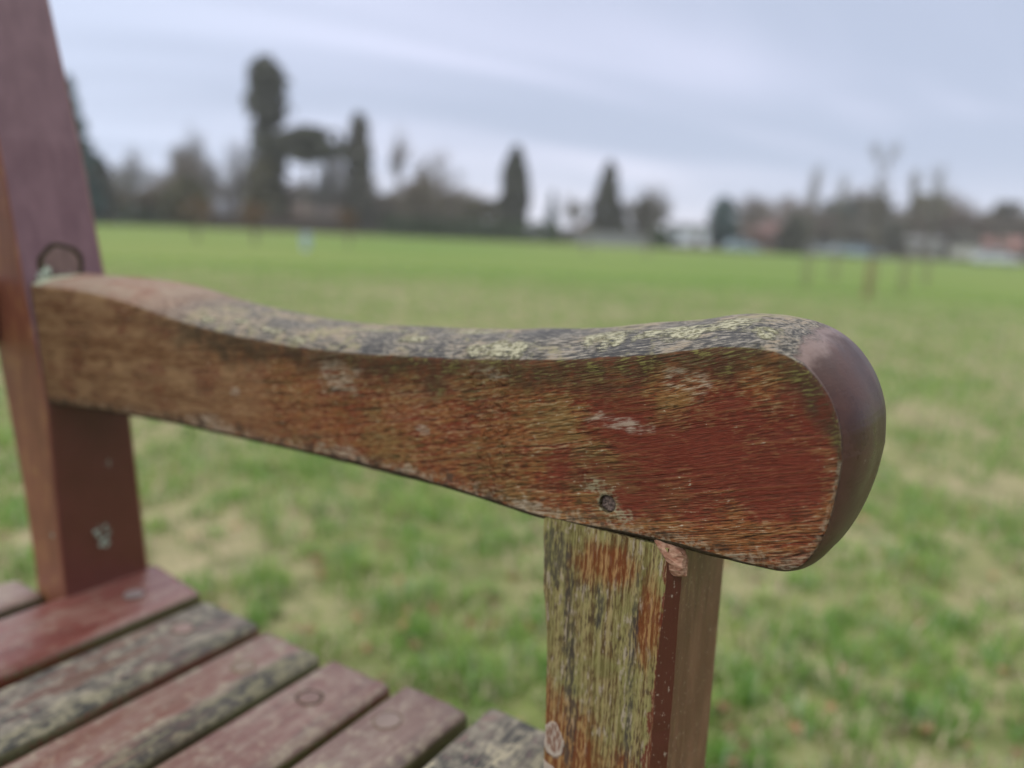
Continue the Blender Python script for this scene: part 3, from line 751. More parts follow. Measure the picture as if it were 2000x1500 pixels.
S5 = mat_slat('slat_pinkish', mould=.08, grey=.42, red=(.135, .055, .040), seed=5.2, gloss=.30, side=(.10, .028, .018), wet=(.190, .105, .080), xf=-.336, em=.35)
S6 = mat_slat('slat_brown', mould=.30, grey=.45, red=(.125, .065, .048), seed=6.7, gloss=.33, wet=(.180, .115, .090), xf=-.268, em=.45)
S7 = mat_slat('slat_lichened', mould=.78, grey=.6, red=(.19, .125, .10), seed=7.1, gloss=.45, xf=-.19, em=.4)
TH = .021
s1 = slat(-.705, -.6545, .4500, YS0+.09, YI-.003, TH, S1, seed=1, label='rearmost seat slat, cut short against the back leg', r=.006)
s2 = slat(-.6290, -.5595, .4510, YS0, YS1, TH, S2, seed=2, label='glossy red-purple seat slat in front of the back leg', tilt=-.13)
s3 = slat(-.5535, -.4800, .4415, YS0, YS1, TH, S3, seed=3, label='seat slat blotched with dark mould and lichen')
s4 = slat(-.4755, -.4080, .4385, YS0, YS1, TH, S4, seed=4, label='seat slat with a black mouldy front edge', r=.0075)
s5 = slat(-.3975, -.3360, .4400, YS0, YS1+.001, TH, S5, seed=5, label='pinkish seat slat with a dark ring round its plug', r=.005)
s6 = slat(-.3225, -.2660, .4475, YS0, YS1, TH, S6, seed=6, label='brown seat slat with a pale round plug', r=.005)
s7 = slat(-.2485, -.1840, .4590, YS0, YS1, TH, S7, seed=7, label='lichened seat slat beside the front leg')
s8 = slat(-.1580, -.0960, .4600, YE+.003, YI-.003, TH, S6, seed=8)
M_PP = mat_varnish('grey_plug', 'y', (.16, .11, .085), (.215, .155, .125), .45, None, 3., .8)
def plug(sl, x, y, z, r, gap, seed, mt=M_PP, gm=M_RING):
    p = disc((x, y, z), (0, 0, 1), r, .0005, mt, 'screw_plug', sl, off=(0, 0, 0), seg=36, seed=seed)
    if gap: ring((x, y, z-.0001), (0, 0, 1), r*.99, r+gap*.8, .0006, gm, 'plug_gap', p, (0, 0, 0), seed=seed)
M_P5 = mat_varnish('pink_plug', 'y', (.13, .070, .052), (.19, .11, .085), .4, None, 4., .7)
plug(s5, -.3725, .3415, .4402, .0078, .0022, 1, M_P5)
M_THIN = simple('thin_gap', (.12, .080, .05), .9, .4, 300., .2)
plug(s6, -.3035, .3465, .4477, .0090, .0007, 2, M_PP, M_THIN)
plug(s4, -.4440, .3410, .4388, .0082, .0008, 3, mat_varnish('tan_plug', 'y', (.17, .12, .085), (.22, .16, .11), .5, None, 6., .7), simple('green_gap', (.16, .14, .07), .9, .4, 300., .2))
plug(s3, -.5250, .3450, .4417, .0082, .0007, 4, mat_varnish('brown_plug_b', 'y', (.22, .14, .11), (.28, .19, .15), .5, None, 7., .7), M_THIN)
plug(s2, -.5930, .3450, .4512, .0082, .0006, 5, mat_varnish('slate_plug', 'y', (.20, .16, .15), (.23, .19, .18), .4, None, 8., .8), M_THIN)

# --- the rest of the bench (side rails, far end, back)
M_RAIL = mat_varnish('mossy_rail_wood', 'x', (.050, .030, .016), (.090, .070, .028), .8, None, 9., .7)
def beam(c, d, name, mt, bevel=.003, label=None, ry=0.):
    b = bmesh.new(); bmesh.ops.create_cube(b, size=1)
    for v in b.verts: v.co = Vector((v.co.x*d[0], v.co.y*d[1], v.co.z*d[2]))
    bmesh.ops.bevel(b, geom=b.edges[:], offset=bevel, segments=2, affect='EDGES')
    mb = MB(); mb.bm(b, Matrix.Translation(c) @ Matrix.Rotation(ry, 4, 'Y'))
    o = mb.build(name, mt, bench, False, off=OFF)
    if label: o['label'] = label
    return o
for yc in (YI+.036, YE-.036, (YI+YE)/2):
    beam((-.392, yc, .375), (.455, .042, .080), 'seat_rail', M_RAIL)
beam((-.1295, (YI+YE)/2, .398), (.030, YI-YE-.001, .072), 'front_rail', M_RAIL)
beam((-.650, (YI+YE)/2, .385), (.026, YI-YE-.004, .070), 'rear_rail', M_RAIL)
def mirror_copy(src, name):
    me = src.data.copy(); c = np.empty(len(me.vertices)*3, dtype=np.float32); me.vertices.foreach_get('co', c)
    c = c.reshape(-1, 3); c[:, 1] = (YI+YE)-c[:, 1]; me.vertices.foreach_set('co', c.ravel()); me.flip_normals(); me.update()
    o = bpy.data.objects.new(name, me); C.objects.link(o); o.parent = bench; o.location = OFF; return o
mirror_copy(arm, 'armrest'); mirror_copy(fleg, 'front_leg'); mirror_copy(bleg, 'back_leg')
M_BACK = mat_varnish('back_slat_varnish', 'z', (.12, .045, .030), (.19, .080, .055), .45, None, 11., .72)
yc = (YI+YE)/2
beam((-.772, yc, .985), (.034, YI-YE-.002, .085), 'back_rail', M_BACK, .004)
beam((-.709, yc, .690), (.030, YI-YE-.002, .055), 'back_rail', M_BACK, .004)
for k in range(14):
    y = YE+.075+k*(YI-YE-.15)/13
    beam((-.742, y, .83), (.016, .050, .235), 'back_slat', M_BACK, .002, ry=-R(14.5))

# ================================================================= GROUND
mt, n = material('winter_turf')
P = n.node('ShaderNodeTexCoord').outputs['Object']; x, y, z = n.sep(P)
big = n.noise(n.vec(n.mul(x, 1.), n.mul(y, 1.6), 0.), .30, 4., .55)
b2 = n.noise(P, 1.6, 4., .6); b3 = n.noise(P, 9., 4., .65); b4 = n.noise(P, 45., 3., .6)
c = n.mix(n.ss(n.add(n.mul(big, .55), n.mul(b2, .45)), .38, .60), (.130, .160, .046), (.250, .222, .120))
c = n.mix(n.mul(n.ss(b2, .50, .62), .65), c, (.285, .240, .145))
far = n.ss(n.add(n.math('SQRT', n.add(n.mul(x, x), n.mul(y, y))), n.mul(n.sub(b2, .5), 6.)), 9., 17.)
fcol = n.mix(n.ss(n.noise(n.vec(n.mul(x, .05), n.mul(y, .05), 0.), 1., 4., .55), .38, .62), (.118, .178, .040), (.155, .195, .054))
c = n.mix(far, c, fcol)
c = n.mix(n.mul(n.ss(b3, .56, .36), n.mul(n.inv(far), .65)), c, (.070, .090, .028))
c = n.mix(n.mul(n.ss(b4, .58, .66), n.mul(n.inv(far), .5)), c, (.26, .22, .14))
finish(n, c, .95, n.add(n.mul(b3, .8), n.mul(b4, .5)), .6, .02, spec=.1)
M_TURF = mt
rs = [0, .5, 1, 1.5, 2, 2.6, 3.3, 4.2, 5.4, 7, 9, 12, 16, 22, 30, 42, 60, 80, 105, 140, 200, 320, 520, 900, 1500]
V = [(0, 0, 0)]; F = []; sg = 96
def gz(x, y):
    return .03*mnoise.noise(Vector((x*.35, y*.35, 0)))+.012*mnoise.noise(Vector((x*1.6, y*1.6, 4)))
for r in rs[1:]:
    for i in range(sg):
        a = 2*math.pi*i/sg; xx, yy = r*math.cos(a), r*math.sin(a); V.append((xx, yy, gz(xx, yy) if r < 60 else 0))
for i in range(sg): F.append([0, 1+i, 1+(i+1) % sg])
for k in range(len(rs)-2):
    for i in range(sg):
        j = (i+1) % sg; a = 1+k*sg; F.append([a+i, a+sg+i, a+sg+j, a+j])
tag(mesh('field', V, F, M_TURF, None, True), 'wide flat winter playing field of short green turf', 'field', kind='structure')

# grass blades: nobody could count them
def grass():
    rg = np.random.default_rng(11)
    N = 270000
    d = .55+17.*rg.random(N)**2.1
    a = np.radians(rg.uniform(-52, 52, N))+np.radians(32.05)*1.0
    x = -np.sin(a)*d; y = np.cos(a)*d
    # tufts: keep by a lumpy density
    def lump(x, y, s, seed):
        return np.array([mnoise.noise(Vector((p*s, q*s, seed*7.3)))+.5*mnoise.noise(Vector((p*s*2.1, q*s*2.1, seed*3.1))) for p, q in zip(x, y)])*2.2
    l1 = lump(x, y, 13, 1); l2 = lump(x, y, 6, 2); l3 = lump(x, y, 2.2, 3)
    keep = (l1*.7+l2*.5-.45*l3+.25*rg.standard_normal(N)) > -.30
    x, y, l1, l2, l3, d = (q[keep] for q in (x, y, l1, l2, l3, d)); N = len(x)
    h = (.016+.018*rg.random(N))*(1.15+.9*np.clip(l1, -1, 1.6)+.3*np.clip(l2, -1, 1.5)); h = np.clip(h, .010, .10)
    wd = (.0016+.0013*rg.random(N))*(1+d*.16)
    th = rg.uniform(0, 6.28, N); ln = rg.uniform(.1, 1.1, N)**1.0
    ex, ey = np.cos(th), np.sin(th)
    z0 = np.array([gz(p, q) for p, q in zip(x, y)])-.004
    V = np.zeros((N, 5, 3), np.float32)
    px, py = -ey, ex
    for k, (hh, ww) in enumerate(((0, 1), (0, -1), (.6, .8), (.6, -.8), (1., 0))):
        bend = ln*hh**2*h*.9
        V[:, k, 0] = x+ex*bend+px*wd*ww; V[:, k, 1] = y+ey*bend+py*wd*ww; V[:, k, 2] = z0+h*hh*(1-.25*ln*hh)
    base = np.arange(N)[:, None]*5
    quads = base+np.array([0, 1, 3, 2]); tris = base+np.array([2, 3, 4])
    li = np.concatenate([quads, tris], 1).ravel().astype(np.int32)
    me = bpy.data.meshes.new('grass'); me.vertices.add(N*5); me.vertices.foreach_set('co', V.ravel())
    me.loops.add(len(li)); me.loops.foreach_set('vertex_index', li)
    me.polygons.add(N*2); st = np.zeros(N*2, np.int32); st[0::2] = np.arange(N)*7; st[1::2] = np.arange(N)*7+4
    me.polygons.foreach_set('loop_start', st)
    me.update(calc_edges=True)
    # blade kind: living green, yellowish, or dead straw
    dry = (rg.random(N) < np.clip(.32+.26*l3-.20*l1-.05*np.clip(d-10, 0, 6), .04, .9)).astype(np.float32)
    g = np.clip(.5+.28*l2-.30*l1+.2*rg.standard_normal(N), 0, 1)[:, None]
    colg = (1-g)*np.array([.155, .300, .055])+g*np.array([.350, .450, .130])
    bl = rg.random((N, 1)) < .12; colg = np.where(bl, np.array([.28, .38, .20]), colg)
    cold = np.array([.54, .46, .31])*(.65+.7*rg.random((N, 1)))
    col = np.where(dry[:, None] > 0, cold, colg); col = np.repeat(np.concatenate([col, np.ones((N, 1))], 1), 5, 0).astype(np.float32)
    ca = me.color_attributes.new('tint', 'FLOAT_COLOR', 'POINT'); ca.data.foreach_set('color', col.ravel())
    mt, n = material('grass_blade')
    cc = n.acol('tint')
    b = n.node('ShaderNodeBsdfPrincipled', {}, Base_Color=cc, Roughness=.6); b.inputs['Specular IOR Level'].default_value = .25
    tr = n.node('ShaderNodeBsdfTranslucent', {}, Color=cc)
    ms = n.node('ShaderNodeMixShader', {}, i0=.45, i1=b, i2=tr)
    n.put(n.node('ShaderNodeOutputMaterial').inputs[0], ms)
    me.materials.append(mt)
    o = bpy.data.objects.new('grass', me); C.objects.link(o)
    tag(o, 'short tufty winter grass with dead straw blades growing round the bench', 'grass', kind='stuff')
grass()
# fallen leaves, few
def leaf_litter():
    rr = random.Random(5); mb = MB()
    for i in range(900):
        d = 1+6*rr.random()**1.4; a = R(rr.uniform(-45, 45)+32)
        p = Vector((-math.sin(a)*d, math.cos(a)*d, 0)); p.z = gz(p.x, p.y)+rr.uniform(.006, .022)
        u = Vector((rr.gauss(0, 1), rr.gauss(0, 1), rr.gauss(0, .35))).normalized()*rr.uniform(.008, .020)
        v = u.cross(Vector((rr.gauss(0, .4), rr.gauss(0, .4), 1))).normalized()*u.length*.55
        n0 = len(mb.v); mb.v += [p-u, p-u*.3+v, p+u*.5+v*.8, p+u, p+u*.4-v*.9, p-u*.4-v]; mb.f.append([n0+k for k in range(6)]); mb.mi.append(0)
    tag(mb.build('leaf_litter', simple('dead_leaf', (.20, .115, .050), .8, .5, 3.)), 'small brown dead leaves scattered in the grass', 'leaves', kind='stuff')
leaf_litter()

# ================================================================= BACKGROUND VEGETATION
def leafmat(name, a, b, sc=.7):
    mt, n = material(name)
    P = n.node('ShaderNodeTexCoord').outputs['Object']
    c = n.mix(n.ss(n.noise(P, sc, 4.), .34, .64), a, b)
    finish(n, c, .8, spec=.2); return mt
L_DARK = leafmat('dark_conifer_leaf', (.060, .062, .044), (.108, .108, .080))
L_TEAL = leafmat('bluish_conifer_leaf', (.055, .085, .080), (.10, .14, .13))
L_OLIVE = leafmat('olive_leaf', (.088, .082, .046), (.150, .138, .080))
L_GREY = leafmat('grey_green_leaf', (.092, .086, .068), (.155, .145, .115))
L_HEDGE = leafmat('hedge_leaf', (.055, .075, .040), (.095, .120, .065))
L_TAN = leafmat('brown_hedge_leaf', (.13, .095, .055), (.21, .165, .105))
L_COP = leafmat('copper_leaf', (.13, .082, .052), (.20, .135, .090))
BARK = simple('bark', (.15, .125, .10), .95, .35, 2.)
TWIG = simple('twig_bark', (.20, .168, .138), .95, .3, 1.)
TWIGP = simple('pale_twig_bark', (.24, .225, .21), .95, .2, 1.)
def foliage(mb, prof, count, size, rr, H, W, lump=.25, z0=0., sparse=0.):
    """small leaf faces through the volume of a crown: prof(t) = relative radius at height t"""
    ph = [(rr.uniform(0, 6.28), rr.uniform(.5, 1.5)) for _ in range(4)]
    n = 0; guard = 0
    while n < count and guard < count*6:
        guard += 1
        t = rr.random(); a = rr.uniform(0, 6.283); rad = prof(t)*W/2
        if rad <= 0 or rr.random() > (prof(t)+.15): continue
        z = z0+(H-z0)*t
        k = 1+lump*(mnoise.noise(Vector((math.cos(a)*1.6, math.sin(a)*1.6, z*.55+ph[0][0]))*1.6)*1.6)
        rr_ = rad*k*(rr.random()**.42)
        c = Vector((rr_*math.cos(a), rr_*math.sin(a), z))
        if mnoise.noise(c*(.9/max(.6, W/5))+Vector((ph[1][0], ph[2][0], 0))) < -.12+sparse: continue
        s = size*rr.uniform(.6, 1.4)
        u = Vector((rr.gauss(0, 1), rr.gauss(0, 1), rr.gauss(0, 1))).normalized()*s
        v = u.orthogonal().normalized()*s*rr.uniform(.4, .8)
        mb.quad(c, u, v); n += 1
def ft(name, x, y, H, W, prof, mt, label, cat='tree', count=1500, size=.30, seed=1, z0=.3, trunk=.18, lump=.3, group=None, sparse=0., th=None):
    o = empty(name, (x, y, 0), label, cat, group); rr = random.Random(seed)
    t_ = MB(); hh = H*.85
    for k in range(6): t_.tube((0, 0, hh*k/6-.1*(k == 0)), (0, 0, hh*(k+1)/6), trunk*(1-k/7), trunk*(1-(k+1)/7), 7)
    for k in range(10):
        z = H*rr.uniform(.2, .8); a = rr.uniform(0, 6.28); l = prof((z-z0)/(H-z0) if z > z0 else .1)*W*.35
        t_.tube((0, 0, z), (l*math.cos(a), l*math.sin(a), z+.15*l), trunk*.3, trunk*.08, 5)
    t_.build('trunk', BARK, o)
    f = MB(); foliage(f, prof, count, size, rr, H, W, lump, z0, sparse)
    f.build('crown', mt, o); return o
def bare(name, x, y, H, W, label, mt=None, seed=1, dens=1., cat='tree', up=.55, group=None, base=.3, thick=1.):
    """leafless tree: trunk, limbs and a haze of fine twigs"""
    o = empty(name, (x, y, 0), label, cat, group); rr = random.Random(seed)
    t_ = MB(); cr = MB(); zt = H*base
    r0 = H*.016*thick
    t_.tube((0, 0, -.1), (0, 0, zt), r0*1.2, r0, 8)
    def grow(p, d, l, r, lev):
        segs = 3; q = p
        for k in range(segs):
            d = (d+Vector((rr.gauss(0, .16), rr.gauss(0, .16), rr.gauss(.05, .10)))).normalized()
            q2 = q+d*l/segs; (t_ if lev == 0 else cr).tube(q, q2, r*(1-.25*k), r*(1-.25*(k+1)), 5 if lev < 2 else 3); q = q2
            if lev < 3:
                nb = (3 if lev < 2 else 3) if rr.random() < dens else 2
                for _ in range(nb if k else 1):
                    e = Vector((rr.gauss(0, 1), rr.gauss(0, 1), rr.gauss(.25, .6))).normalized()
                    grow(q, (d*.75+e*.75).normalized(), l*rr.uniform(.48, .66), r*.42, lev+1)
    for k in range(6):
        a = k*1.05+rr.uniform(-.3, .3); sp = rr.uniform(.25, 1.)*(W/H)*1.1
        d = Vector((math.cos(a)*sp, math.sin(a)*sp, up+.45)).normalized()
        grow(Vector((0, 0, zt*rr.uniform(.75, 1.))), d, (H-zt)*rr.uniform(.45, .62), r0*.55, 0)
    grow(Vector((0, 0, zt)), Vector((0, 0, 1)), (H-zt)*.62, r0*.7, 0)
    lim = [v for v in cr.v if v.z > zt]
    for _ in range(int(4200*dens*max(.5, min(1.6, W/7)))):
        p = rr.choice(lim); e = (Vector((p.x, p.y, (p.z-zt)*.7)).normalized()+Vector((rr.gauss(0, .7), rr.gauss(0, .7), rr.gauss(.2, .5)))).normalized()
        l = H*rr.uniform(.035, .085); cr.tube(p, p+e*l, .026, .010, 3)
    # bring the crown inside its real height and spread
    for mb in (t_, cr):
        for v in mb.v: v.x *= 1; 
    allv = t_.v+cr.v; mz = max(v.z for v in allv); mr = sorted(math.hypot(v.x, v.y) for v in allv)[int(len(allv)*.985)]
    for v in allv:
        if v.z > 0: v.z *= H/mz
        v.x *= (W/2)/mr; v.y *= (W/2)/mr
    t_.build('trunk', BARK if mt is None else mt, o); cr.build('crown', mt or TWIG, o); return o

import math as _m
col_ = lambda t: (_m.sin(_m.pi*min(1, max(0, t))**.8)**.5 if 0 < t < 1 else 0)*.98
cone_ = lambda t: max(0, 1-t)**.75*(1 if t > .05 else .7)
round_ = lambda t: max(0, 1-(2*t-1)**2)**.5
dome_ = lambda t: max(0, 1-t*t)**.5
def red_(t): return .82+.18*_m.sin(t*9) if t < .5 else (1.0*max(0, 1-((t-.62)/.40)**2)**.5)
T = TAB
def tp(k): return T[k]
x, y, H, W = tp('conifer'); ft('conifer_tree', x, y, H, W*1.15, cone_, L_TEAL, 'tall dark blue-green conifer showing just right of the bench back leg', count=2600, size=.34, seed=2, lump=.45)
x, y, H, W = tp('ivy'); ft('ivy_clad_tree', x, y, H*.85, W*.8, dome_, L_GREY, 'grey-brown ivy-covered tree at the foot of the blue-green conifer', count=1500, size=.3, seed=3)
x, y, H, W = tp('bareA'); bare('bare_tree', x, y, H, W, 'thin pale leafless tree between the blue-green conifer and the brown hedge', TWIGP, 4, 1.)
x, y, H, W = tp('olive'); ft('evergreen_bush', x, y, H, W*.95, round_, L_OLIVE, 'rounded olive-green evergreen bush left of the tall redwood', 'bush', count=2400, size=.26, seed=5, z0=.2)
x, y, H, W = tp('bareB'); bare('bare_tree', x, y, H, W, 'large pale leafless tree rising behind the olive-green bush', TWIGP, 6, 1.6, base=.2)
x, y, H, W = tp('redwood'); ft('redwood_tree', x, y, H, W*1.0, lambda t: (.92-.5*t+.08*_m.sin(t*23) if t < .5 else (.64+.5*max(0, t-.55) if t < .62 else .86*max(0, 1-((t-.74)/.265)**2)**.5)), L_DARK, 'tallest tree, a dark narrow evergreen with a rounded top', count=5200, size=.34, seed=7, lump=.42, z0=1.5, trunk=.5)
x, y, H, W = tp('redwoodivy'); ft('ivy_clad_tree', x+.6, y-1.2, H*.92, W*1.05, lambda t: (1-t)**.4, L_OLIVE, 'dull olive ivy-covered tree in front of the tall redwood trunk', count=2600, size=.3, seed=8)
x, y, H, W = tp('cedar')
o = empty('cedar_tree', (x, y, 0), 'dark flat-crowned cedar just right of the tall redwood', 'tree'); rr = random.Random(9)
t_ = MB(); t_.tube((0, 0, -.1), (.3, 0, H*.9), .38, .15, 8)
for k in range(8):
    a = k*.8; t_.tube((.25, 0, H*.72), (2.4*_m.cos(a), 2.4*_m.sin(a), H*.84+rr.uniform(-.6, .5)), .12, .04, 5)
t_.build('trunk', BARK, o); f = MB()
foliage(f, lambda t: round_(t)**.6, 3400, .30, rr, H, W*1.2, 1.1, H*.68); f.build('crown', L_DARK, o)
x, y, H, W = tp('barelink'); bare('bare_tree', x, y, H, W*1.3, 'leafless tree between the flat-crowned cedar and the narrow dark evergreen', TWIG, 10, 1.2, base=.2)
x, y, H, W = tp('tallA'); ft('narrow_evergreen', x, y, H, W, lambda t: .95*(1-.45*t) if t < .55 else .75*max(0, 1-((t-.55)/.46)**2)**.5, L_GREY, 'narrow dark grey-green evergreen with a broader ivy-covered base', count=4000, size=.3, seed=11, lump=.4)
x, y, H, W = tp('thin'); bare('bare_tree', x, y, H, W, 'tall thin leafless tree with a small bunched top right of the narrow evergreen', TWIG, 12, .8, base=.5, up=.9)
x, y, H, W = tp('bareC'); bare('bare_tree', x, y, H, W, 'broad round-headed grey-brown leafless tree above the hedge', TWIG, 13, 1.5, base=.15)
x, y, H, W = tp('cyp'); ft('cypress_tree', x, y, H, W, col_, L_DARK, 'dark upright oval cypress standing alone above the green hedge', count=3200, size=.28, seed=14, lump=.18)
x, y, H, W = tp('small_con'); ft('conifer_tree', x, y, H, W, cone_, L_TEAL, 'small slim bluish conifer at the right end of the green hedge', count=800, size=.25, seed=15)
x, y, H, W = tp('bareE'); bare('bare_tree', x, y, H, W, 'faint pale leafless tree left of the cone-shaped conifer', TWIGP, 16, .6)
x, y, H, W = tp('cone'); ft('conifer_tree', x, y, H, W, lambda t: max(0, 1-t)**.62, L_DARK, 'dark cone-shaped conifer in the middle of the treeline', count=3400, size=.3, seed=17)
x, y, H, W = tp('bareD'); bare('bare_tree', x, y, H, W, 'round-headed pale mauve leafless tree behind a dark shrub', TWIGP, 18, 1.5, base=.12)
x, y, H, W = tp('shrubD'); ft('tall_shrub', x, y, H, W, col_, L_GREY, 'dark upright shrub in front of the pale mauve leafless tree', 'shrub', count=1700, size=.24, seed=19)
x, y, H, W = tp('shrubG'); ft('small_bush', x, y, H*1.3, W, round_, L_HEDGE, 'small dark green bush at the left end of the white building', 'bush', count=700, size=.18, seed=20, z0=.05, trunk=.06)
x, y, H, W = tp('darkE'); ft('evergreen_tree', x, y, H, W*1.15, col_, L_TEAL, 'dark blue-green evergreen right of the white building', count=2000, size=.26, seed=21)
x, y, H, W = tp('bareF'); bare('bare_tree', x, y, H, W, 'round brown leafless tree behind the red-roofed house', TWIG, 22, 1., base=.2)
x, y, H, W = tp('shrubH'); ft('evergreen_bush', x, y, H, W*1.1, dome_, L_DARK, 'dark rounded bush at the right end of the red-roofed house', 'bush', count=2000, size=.24, seed=23, z0=.05)
labs = ['leftmost of the row of trees behind the parked cars', 'second tree from the left behind the parked cars', 'third tree from the left behind the parked cars', 'tree just behind the thickest sapling, over the last parked cars',
        'tallest tree of the right-hand row, above the grey block', 'tree right of the grey block, above the cream van', 'squat broad tree above the cream van', 'tree above the red brick house', 'last tree at the right edge of the picture']
for i in range(9):
    x, y, H, W = tp('b%d' % (i+1))
    if i in (2, 4, 7, 1): ft('ivy_clad_tree', x, y, H*1.0, W*1.45, lambda t: (1-t*.8)**.4, [L_GREY, L_TEAL, L_GREY, L_GREY, L_OLIVE][i % 5], 'grey-green ivy-covered '+labs[i], count=2000, size=.3, seed=40+i, lump=.5, group='trees along the right of the field')
    else: bare('bare_tree', x, y, H*1.08, W*1.6, 'brown-grey leafless '+labs[i], TWIG, 40+i, 1.6, base=.10, thick=1.3, group='trees along the right of the field')
for i, (dx_, lab) in enumerate([(2.4, 'low dark green bush behind the two left parked cars'), (7.6, 'low dark green bush between the blue car and the grey block'), (16.2, 'low dark green bush between the cream van and the red brick house'), (20.5, 'low dark green bush right of the red brick house')]):
    ft('low_bush', -21.5+dx_, 121+dx_*.6, 5.2-.3*i, 6.5, dome_, [L_GREY, L_DARK][i % 2], lab, 'bush', count=1800, size=.3, seed=60+i, z0=.05, lump=.5)

def hedge(p0, p1, h, w_, mt, name, label, seed, size=.16, per=260):
    p0, p1 = Vector(p0), Vector(p1); d = p1-p0; L = d.length; u = d.normalized(); v = Vector((-u.y, u.x, 0)); rr = random.Random(seed)
    o = empty(name, p0.lerp(p1, .5), label, 'hedge'); mb = MB(); c0 = p0.lerp(p1, .5)
    # woody core so that the hedge is closed low down
    core = MB()
    for k in range(int(L/.6)):
        a = k*.6-L/2; core.tube(u*a+Vector((0, 0, -.05)), u*(a+rr.uniform(-.2, .2))+Vector((0, 0, h*.8)), .05, .015, 5)
    core.build('stems', BARK, o)
    for k in range(int(per*L*h/4)):
        a = rr.uniform(-L/2, L/2); hh = h*(1+.14*mnoise.noise(Vector((a*.5, seed, 0)))+.05*mnoise.noise(Vector((a*2.1, seed, 0))))
        c = u*a+v*rr.uniform(-w_/2, w_/2)+Vector((0, 0, hh*rr.random()**.85))
        q = Vector((rr.gauss(0, 1), rr.gauss(0, 1), rr.gauss(0, 1))).normalized()*size*rr.uniform(.7, 1.5)
        mb.quad(c, q, q.orthogonal().normalized()*size*.7)
    mb.build('foliage', mt, o)
def xy(k): return (T[k][0], T[k][1], 0)
hedge(xy('hedgeL0'), xy('hedgeL1'), 4.5, 1.6, L_TAN, 'beech_hedge', 'tall tan-brown hedge at the left between ivy tree and olive bush', 71, .22, 150)
hedge(xy('hedge0'), xy('hedge1'), 2.5, 1.5, L_HEDGE, 'green_hedge', 'long clipped dark green hedge below the cypress', 72, .16, 230)
hedge((-51.6, 91.6, 0), (-46.4, 95.2, 0), 2.2, 1.4, L_GREY, 'low_hedge', 'short grey-green hedge behind the orange-brown brick pillar', 75, .16, 200)
hedge((-101.5, 84., 0), (-66, 104, 0), 6.3, 2., L_OLIVE, 'rough_hedge', 'tall rough olive-brown hedge behind the brown fence', 73, .30, 60)
hedge((-98, 45, 0), (-95, 63, 0), 2.2, 1.5, L_HEDGE, 'low_hedge', 'low dark hedge at the far left of the field', 74, .2, 120)

def far_wood(p0, p1, h, depth, count, seed, label, mt):
    p0, p1 = Vector(p0), Vector(p1); d = p1-p0; L = d.length; u = d.normalized(); v = Vector((-u.y, u.x, 0)); rr = random.Random(seed); mb = MB()
    for _ in range(count):
        a = rr.uniform(0, L); hh = h*(.78+.5*mnoise.noise(Vector((a*.16, seed, 0)))+.22*mnoise.noise(Vector((a*.6, seed, 0))))
        c = p0+u*a+v*rr.uniform(-depth/2, depth/2)+Vector((0, 0, hh*rr.random()**.9))
        e = Vector((rr.gauss(0, .55), rr.gauss(0, .55), 1)).normalized()*rr.uniform(.4, 1.1)
        mb.tube(c-e*.5, c+e*.5, .05, .02, 3)
    for _ in range(int(L/1.6)):
        a = rr.uniform(0, L); c = p0+u*a+v*rr.uniform(-depth/2, depth/2); mb.tube(c-Vector((0, 0, .1)), c+Vector((rr.gauss(0, .3), rr.gauss(0, .3), h*.7)), .13, .05, 5)
    tag(mb.build('far_wood', mt), label, 'wood', kind='stuff')
far_wood((-118, 62, 0), (-74, 106, 0), 9.2, 8, 26000, 91, 'far-off grey-brown winter wood closing the left side of the field', TWIG)
far_wood((-34, 126, 0), (9, 150, 0), 10.5, 8, 26000, 92, 'far-off grey winter wood closing the right side of the field', TWIG)

for k, (u_, d_, H, W, lab) in enumerate([(-95.5, 66, 11.0, 7.5, 'broad grey leafless tree behind the tan-brown hedge'), (-97.5, 77.5, 14.0, 7.0, 'tall grey leafless tree just left of the redwood'),
        (-80.9, 77.0, 10.8, 8.5, 'grey-brown leafless tree filling the gap under the flat-crowned cedar'), (-84.5, 88.5, 10.5, 7.5, 'grey-brown leafless tree left of the narrow evergreen'), (-76.5, 91.5, 11.0, 8.0, 'grey-brown leafless tree just right of the narrow evergreen')]):
    bare('bare_tree', u_, d_, H, W, lab, TWIG if k not in (1, 2) else TWIGP, 101+k, 1.2, base=.14)
